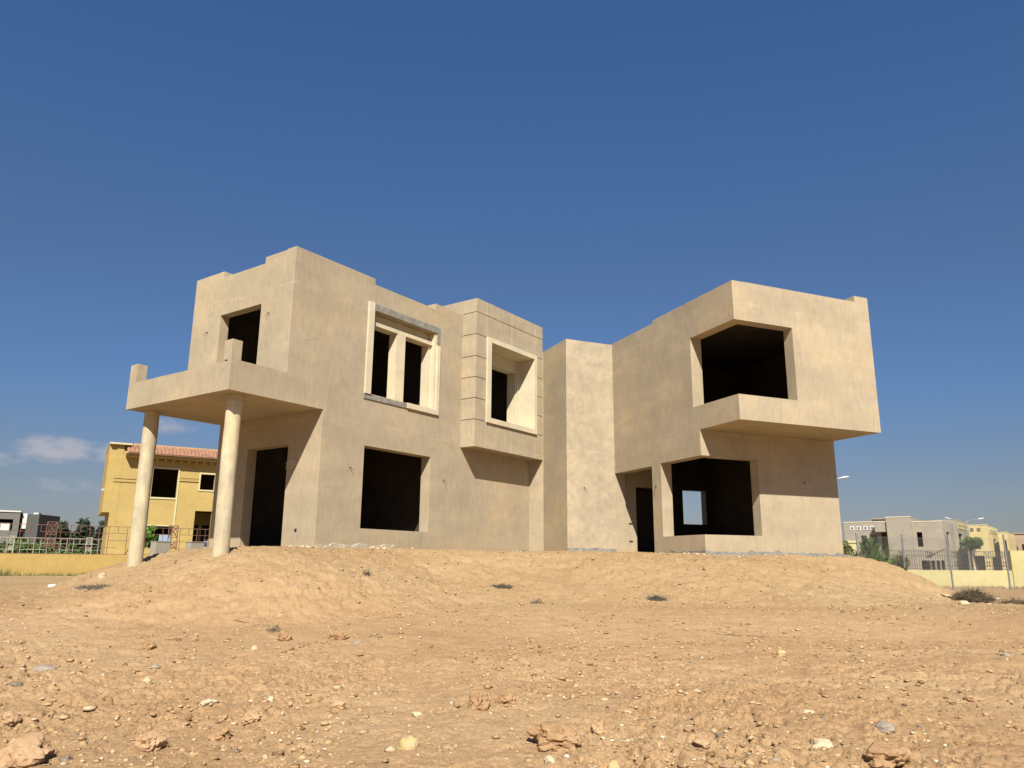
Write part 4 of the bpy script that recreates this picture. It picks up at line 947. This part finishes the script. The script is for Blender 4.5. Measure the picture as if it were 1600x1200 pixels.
#STONES-BEGIN
# x, y, half widths, material, label, name
STONES = [
    (-5.861, 10.181, 0.1412, 0.0565, 's_grey', 'flat grey stone near the left edge, largest grey one on the left', 'stone'),
    (-5.364, 11.961, 0.1021, 0.0817, 's_red', 'upright brown clod standing alone in the upper left foreground', 'dirt_clod'),
    (-3.555, 12.671, 0.1211, 0.0968, 's_red', 'lumpy reddish brown clod left of a similar longer clod', 'dirt_clod'),
    (-2.710, 12.682, 0.1649, 0.0907, 's_red', 'longest reddish clod of the two lying side by side left of centre', 'dirt_clod'),
    (-2.841, 12.341, 0.0629, 0.0377, 's_red', 'small brown clod tucked between the two reddish clods', 'dirt_clod'),
    (-2.358, 12.358, 0.1157, 0.0405, 's_grey', 'flat dark grey slab just right of the long reddish clod', 'stone'),
    (-3.716, 11.728, 0.0567, 0.0567, 's_pale', 'small upright cream pebble below the lumpy reddish clod', 'stone'),
    (-4.238, 9.484, 0.0479, 0.0527, 's_pale', 'small upright white pebble in the left foreground', 'stone'),
    (-2.492, 7.937, 0.0941, 0.0753, 's_tan', 'rounded tan boulder with dark underside, left of centre', 'stone'),
    (-3.094, 8.401, 0.1013, 0.0405, 's_pale', 'low cream stone group leader left of the rounded tan boulder', 'stone'),
    (-2.617, 7.483, 0.1064, 0.0745, 's_red', 'orange brown clod below the cream stone on the left', 'dirt_clod'),
    (-3.100, 7.121, 0.1423, 0.1210, 's_tan', 'big tan boulder with a dark shaded side, bottom left', 'stone'),
    (-3.943, 6.754, 0.2088, 0.1462, 's_tan', 'largest tan boulder cut by the bottom left corner', 'stone'),
    (-4.810, 7.926, 0.1114, 0.0669, 's_tan', 'tan stone at the left edge above the corner boulder', 'stone'),
    (-0.311, 8.375, 0.1300, 0.1300, 's_red', 'wedge shaped red brown clod, left one of the touching pair at centre', 'dirt_clod'),
    (-0.040, 8.618, 0.1156, 0.0809, 's_red', 'rounded red brown clod, right one of the touching pair at centre', 'dirt_clod'),
    (-0.861, 7.083, 0.1057, 0.0899, 's_yellow', 'half yellow half grey rock at the bottom, left of centre', 'stone'),
    (-0.916, 8.189, 0.0584, 0.0409, 's_pale', 'small pale stone just above the yellow and grey rock', 'stone'),
    (-1.760, 8.410, 0.0790, 0.0632, 's_tan', 'smooth tan clod midway between the tan boulder and yellow rock', 'dirt_clod'),
    (-2.534, 8.674, 0.0480, 0.0432, 's_pale', 'tiny cream pebble right above the rounded tan boulder', 'stone'),
    (-1.682, 6.766, 0.0321, 0.0225, 's_yellow', 'tiny yellow pebble near the bottom edge', 'stone'),
    (-4.551, 10.386, 0.0723, 0.0362, 's_grey', 'small grey stone left of centre below the upright brown clod', 'stone'),
    (-5.781, 9.513, 0.0867, 0.0434, 's_dark', 'dark grey stone at the left edge', 'stone'),
    (0.409, 7.206, 0.2322, 0.1161, 's_red', 'biggest broken earth clod at the bottom centre', 'dirt_clod'),
    (0.815, 7.555, 0.0699, 0.0839, 's_tan', 'smooth egg shaped clod right of the biggest earth clod', 'dirt_clod'),
    (0.854, 6.759, 0.0579, 0.0752, 's_yellow', 'smooth yellow egg shaped stone at the bottom edge', 'stone'),
    (0.334, 6.724, 0.0477, 0.0334, 's_pale', 'small cream stone under the biggest earth clod', 'stone'),
    (3.543, 7.728, 0.0962, 0.0673, 's_grey', 'smooth rounded grey stone at the lower right', 'stone'),
    (2.762, 7.243, 0.1258, 0.0880, 's_pale', 'pale chunky rock with orange cast, lower right', 'stone'),
    (3.082, 6.729, 0.2180, 0.1199, 's_red', 'wide orange brown slab cut by the bottom edge at right', 'dirt_clod'),
    (2.087, 6.933, 0.0666, 0.0400, 's_tan', 'small tan stone by the bottom edge, right of centre', 'stone'),
    (2.168, 6.778, 0.0554, 0.0222, 's_grey', 'flat grey stone by the bottom edge, right of centre', 'stone'),
    (1.658, 7.124, 0.0879, 0.0395, 's_tan', 'flat cracked tan clod right of centre near the bottom', 'dirt_clod'),
    (3.911, 11.605, 0.0694, 0.0625, 's_yellow', 'upright yellow pebble in the middle right of the yard', 'stone'),
    (7.636, 16.596, 0.0713, 0.0570, 's_red', 'small brown clod lying alone on the reddish track at right', 'dirt_clod'),
    (3.067, 8.395, 0.0696, 0.0278, 's_pale', 'flat cream stone above the pale chunky rock', 'stone'),
    (3.083, 8.078, 0.0368, 0.0258, 's_dark', 'tiny dark stone between two cream stones at lower right', 'stone'),
    (7.185, 11.664, 0.0680, 0.0340, 's_grey', 'small grey stone close to the right edge', 'stone'),
    (4.904, 19.507, 0.1141, 0.0798, 's_red', 'reddish clod on the mound slope below the corner window', 'dirt_clod'),
    (1.783, 8.507, 0.0738, 0.0517, 's_red', 'reddish clod right of centre in the foreground', 'dirt_clod'),
    (1.740, 9.103, 0.0460, 0.0368, 's_tan', 'small tan clod beside the reddish one right of centre', 'dirt_clod'),
    (0.218, 10.797, 0.0536, 0.0375, 's_tan', 'small dark edged clod in the centre of the yard', 'dirt_clod'),
    (5.138, 9.068, 0.0959, 0.0384, 's_tan', 'low tan clod near the right edge', 'dirt_clod'),
    (-0.524, 7.120, 0.0405, 0.0243, 's_tan', 'small tan clod right of the yellow and grey rock', 'dirt_clod'),
    (1.915, 7.447, 0.0545, 0.0272, 's_dark', 'dark pitted clod beside the flat cracked one', 'dirt_clod'),
    (-3.636, 6.815, 0.0493, 0.0394, 's_dark', 'dark grey stone between the two big left boulders', 'stone'),
    (11.484, 20.096, 0.1313, 0.0788, 's_pale', 'large cream rubble lump in front of the dry brush heap', 'stone'),
    (12.164, 21.660, 0.0793, 0.0476, 's_pale', 'small cream rubble piece left of the brush heap', 'stone'),
    (12.057, 21.891, 0.1417, 0.0312, 's_pale', 'thin pale slab sticking out left of the brush heap', 'stone'),
    (12.535, 20.709, 0.0773, 0.0387, 's_pale', 'pale slab leaning on the right flank of the brush heap', 'stone'),
    (15.991, 26.074, 0.1085, 0.0380, 's_pale', 'pale rubble slab behind the brush heap on the right', 'stone'),
    (-10.469, 20.198, 0.0968, 0.0968, 's_pale', 'small pale upright chip above the dark litter patch', 'stone'),
]
for i, (x, y, s, hz, mt, lab, nm) in enumerate(STONES):
    me_ = rock_mesh(s, s*.85, hz*(1.1 if mt in ('s_grey', 's_pale', 's_yellow') else 1.0), 100+i, 4, .20 if mt in ('s_grey', 's_yellow') else .42)
    me_.materials.append(M[mt]); me_.polygons.foreach_set('use_smooth', [mt not in ('s_tan', 's_red')]*len(me_.polygons))
    o = bpy.data.objects.new(nm, me_); COL.objects.link(o); o.location = (x, y, gz(x, y)+hz*(.34 if mt in ('s_tan', 's_red') else .15)); o.rotation_euler = (R_.uniform(-.15, .15), R_.uniform(-.15, .15), 0)
    tag(o, lab, 'stone' if nm == 'stone' else 'clod of earth', 'stones on the ground' if nm == 'stone' else 'earth clods on the ground')
#STONES-END

# loose gravel and crumbs, uncountable
def gravel(name, n_, ysel, smin, smax, seed, sel, label, tones=(0, 1), pts=None, pw=2.2):
    rng = np.random.default_rng(seed)
    bm = bmesh.new(); bmesh.ops.create_icosphere(bm, subdivisions=1, radius=1); ico = np.array([v.co[:] for v in bm.verts]); tri = np.array([[v.index for v in f.verts] for f in bm.faces]); bm.free()
    r = ysel(rng, n_); a = np.radians(rng.uniform(-37, 37, n_)); x = r*np.sin(a); y = r*np.cos(a)
    if pts is not None: x, y = pts(rng, n_)
    keep = sel(x, y, rng); x, y = x[keep], y[keep]; n2 = len(x)
    z = ground_z(x, y)+ground_detail(x, y)
    s = smin*(smax/smin)**(rng.random(n2)**pw)
    sc = s[:, None]*np.stack([rng.uniform(.7, 1.3, n2), rng.uniform(.7, 1.3, n2), rng.uniform(.28, .8, n2)], 1)
    jit = 1+rng.uniform(-.38, .38, (n2, len(ico), 1))
    V = ico[None]*jit*sc[:, None]
    ca, sa = np.cos(rng.uniform(0, 6.28, n2)), np.sin(rng.uniform(0, 6.28, n2))
    Vx = V[..., 0]*ca[:, None]-V[..., 1]*sa[:, None]; Vy = V[..., 0]*sa[:, None]+V[..., 1]*ca[:, None]
    W = np.stack([Vx+x[:, None], Vy+y[:, None], V[..., 2]+z[:, None]+(s*rng.uniform(.0, .45, n2))[:, None]], -1).reshape(-1, 3)
    Fc = (tri[None]+(np.arange(n2)*len(ico))[:, None, None]).reshape(-1, 3)
    me_ = bpy.data.meshes.new(name); me_.vertices.add(len(W)); me_.vertices.foreach_set('co', W.ravel().astype(np.float32))
    me_.loops.add(Fc.size); me_.loops.foreach_set('vertex_index', Fc.ravel().astype(np.int32)); me_.polygons.add(len(Fc)); me_.polygons.foreach_set('loop_start', (np.arange(len(Fc))*3).astype(np.int32))
    me_.update(calc_edges=True)
    tn = tones[0]+(tones[1]-tones[0])*rng.random(n2)
    at_ = me_.attributes.new('tone', 'FLOAT', 'FACE'); at_.data.foreach_set('value', np.repeat(tn, len(tri)).astype(np.float32))
    me_.materials.append(M['gravelmix']); o = bpy.data.objects.new(name, me_); COL.objects.link(o); o['kind'] = 'stuff'; o['label'] = label; return o
rsel = lambda lo, hi, pw: (lambda rng, n_: lo+(hi-lo)*rng.random(n_)**pw)
out_foot = lambda x, y: polydist(x, y, FOOT) > .12
gravel('gravel', 14000, rsel(5.9, 24, 1.5), .005, .024, 1, lambda x, y, rng: out_foot(x, y) & (rng.random(len(x)) < .25+.75*sst(fbm(x*.8, y*.8, 3, 55), .4, .6)), 'loose gravel scattered over the sandy ground', (.25, 1), pw=2.6)
gravel('dirt_crumbs', 26000, rsel(5.9, 24, 1.3), .006, .040, 2, lambda x, y, rng: out_foot(x, y) & (rng.random(len(x)) < .12+.88*sst(fbm(x*.7, y*.7, 4, 55), .42, .60)), 'loose crumbs of dry tan earth', (.0, .80), pw=2.3)
WL = [(_L(1.3, -.03), _L(11.2, -.03)), (_R(.03, -1.9), _R(.03, 0)), (_R(2.4, -.03), _R(4.97, -.03)), (_R(5.0, 0), _R(5.0, 5.2)), (_L(1.2, 0), _L(1.2, 4.5)), (_L(1.2, 0), _L(1.2, 1.3))]
def alongwalls(rng, n_):
    k = rng.integers(0, len(WL), n_); t = rng.random(n_); o_ = rng.random(n_)**2*.45
    A_ = np.array([w[0] for w in WL])[k]; B_ = np.array([w[1] for w in WL])[k]; P_ = A_+(B_-A_)*t[:, None]
    d = (B_-A_); d = d/np.hypot(d[:, 0], d[:, 1])[:, None]
    return P_[:, 0]-0*d[:, 1], P_[:, 1]-o_
keepw = lambda x, y, rng: rng.random(len(x)) < .15+.85*sst(fbm(x*1.1, y*1.1, 3, 12), .40, .60)
gravel('plaster_rubble', 4200, rsel(6, 7, 1), .010, .060, 5, keepw, 'crumbled plaster and mortar along the foot of the walls', (.35, 1), alongwalls, 2.4)

CLM = []
for k in range(8):
    me_ = rock_mesh(1, .85, .62, 900+k, 3, .46); me_.materials.append(M['s_red' if k in (2, 6) else 's_tan']); CLM.append(me_)
rr = random.Random(77); cc = 0
while cc < 110:
    r = 6.3+9*rr.random()**1.3; a = math.radians(rr.uniform(-36, 36)); x, y = r*math.sin(a), r*math.cos(a)
    if float(fbm(np.array([x*.7]), np.array([y*.7]), 4, 55)[0]) < .46+.06*rr.random(): continue
    sz = .022+.045*rr.random()**2.2
    o = bpy.data.objects.new('dirt_clod', CLM[rr.randrange(8)]); COL.objects.link(o)
    o.location = (x, y, gz(x, y)+sz*.18); o.scale = (sz*rr.uniform(.8, 1.3), sz*rr.uniform(.8, 1.2), sz*rr.uniform(.7, 1.1)); o.rotation_euler = (rr.uniform(-.4, .4), rr.uniform(-.4, .4), rr.uniform(0, 6.3))
    tag(o, 'small rough tan earth clod, one of the many loose ones in the foreground', 'clod of earth', 'small loose earth clods in the foreground'); cc += 1

# dry brush heap and rubble on the right, dry tufts, sticks
def brush(name, x, y, rx, ry, h, n_, mat, seed, label, cat, group=None, ln=.25):
    rnd = random.Random(seed); z = gz(x, y); t = thing(name, (x, y, z), label, cat, group); mb = MB(); tone = []
    for _ in range(n_):
        a = rnd.uniform(0, 6.28); rr = rnd.random()**.6; px_ = x+math.cos(a)*rx*rr; py_ = y+math.sin(a)*ry*rr; hh = h*(1-rr**2)*rnd.random()
        d = Vector((rnd.gauss(0, 1), rnd.gauss(0, 1), rnd.gauss(0, .45))).normalized()*ln*rnd.uniform(.4, 1.2)
        p0 = Vector((px_, py_, z+.01+hh)); p1 = p0+d*.5+Vector((0, 0, rnd.uniform(0, .05))); p2 = p0+d
        w_ = Vector((rnd.gauss(0, 1), rnd.gauss(0, 1), rnd.gauss(0, 1))).normalized()*.0045
        mb.add([p0-w_, p0+w_, p1+w_, p2, p1-w_], [(0, 1, 2, 4), (4, 2, 3)]); k = rnd.random(); tone += [k, k]
    mb.build('twigs', M[mat], t, tone=tone); return t
brush('brush_heap', 12.65, 21.7, .52, .40, .26, 3600, 'drybrush', 1, 'heap of dry brown brush lying before the chain link fence', 'brush heap')
brush('brush_heap', 13.75, 21.5, .50, .30, .10, 900, 'drybrush', 2, 'thin flat spill of dry brush at the right picture edge', 'brush heap')
for i, (x, y, r, n_, lab) in enumerate(((3.3, 17.85, .22, 420, 'flat dry grey tuft alone in the middle right of the yard'), (-.2, 19.0, .26, 380, 'dry grey shrub tuft at the foot of the mound below the bay'), (-3.25, 17.8, .08, 70, 'tiny dark dry tuft on the mound slope below the big window'), (.6, 17.6, .16, 70, 'sparse flattened dry tuft in front of the mound, middle of the yard'), (-3.9, 13.4, .22, 60, 'scrap of grey dry twigs between the dirt clods at left centre'))):
    brush('dry_tuft', x, y, r, r*.5, .055, n_, 'drygrey', 30+i, lab, 'dry plant', 'dry tufts on the ground', .14)
brush('ash_patch', -9.0, 17.4, .50, .42, .03, 900, 'drygrey', 50, 'dark grey patch of dry litter left of the mound', 'litter patch', None, .11)
def stick(x, y, L_, a, r, seed, label):
    rnd = random.Random(seed); pts = []
    for i in range(7):
        s_ = (i/6-.5)*L_; px_ = x+s_*math.cos(a)+rnd.gauss(0, L_*.02); py_ = y+s_*math.sin(a)+rnd.gauss(0, L_*.04); pts.append((px_, py_, gz(px_, py_)+r+.008))
    mb = MB(); mb.path(pts, r, r*.4, 5); mb.path([pts[3], (pts[3][0]+.05, pts[3][1]+.07, pts[3][2]+.02)], r*.7, r*.3, 4)
    tag(mb.build('stick', M['twig'], None), label, 'stick', 'dry sticks on the ground')
stick(2.55, 9.75, .42, .35, .006, 1, 'short forked dry stick lying right of centre in the foreground')
stick(4.0, 13.4, .95, .1, .006, 2, 'long thin dry stick on the reddish track right of centre')
stick(-4.6, 14.2, .80, -.35, .006, 3, 'thin curved dry stick on the ground left of centre')
stick(-2.2, 13.0, .35, 1.2, .005, 4, 'small dry twig beside the reddish clods')
x, y = -11.85, 20.3; z = gz(x, y); mb = MB(); mb.tube((x, y, z+.07), (x+.17, y+.03, z+.09), .05, .05, 12)
tag(mb.build('plastic_pipe', M['pvc'], None), 'short white plastic pipe offcut lying by the yellow wall', 'pipe')
print('tris', sum(len(o.data.polygons) for o in bpy.data.objects if o.type == 'MESH'))
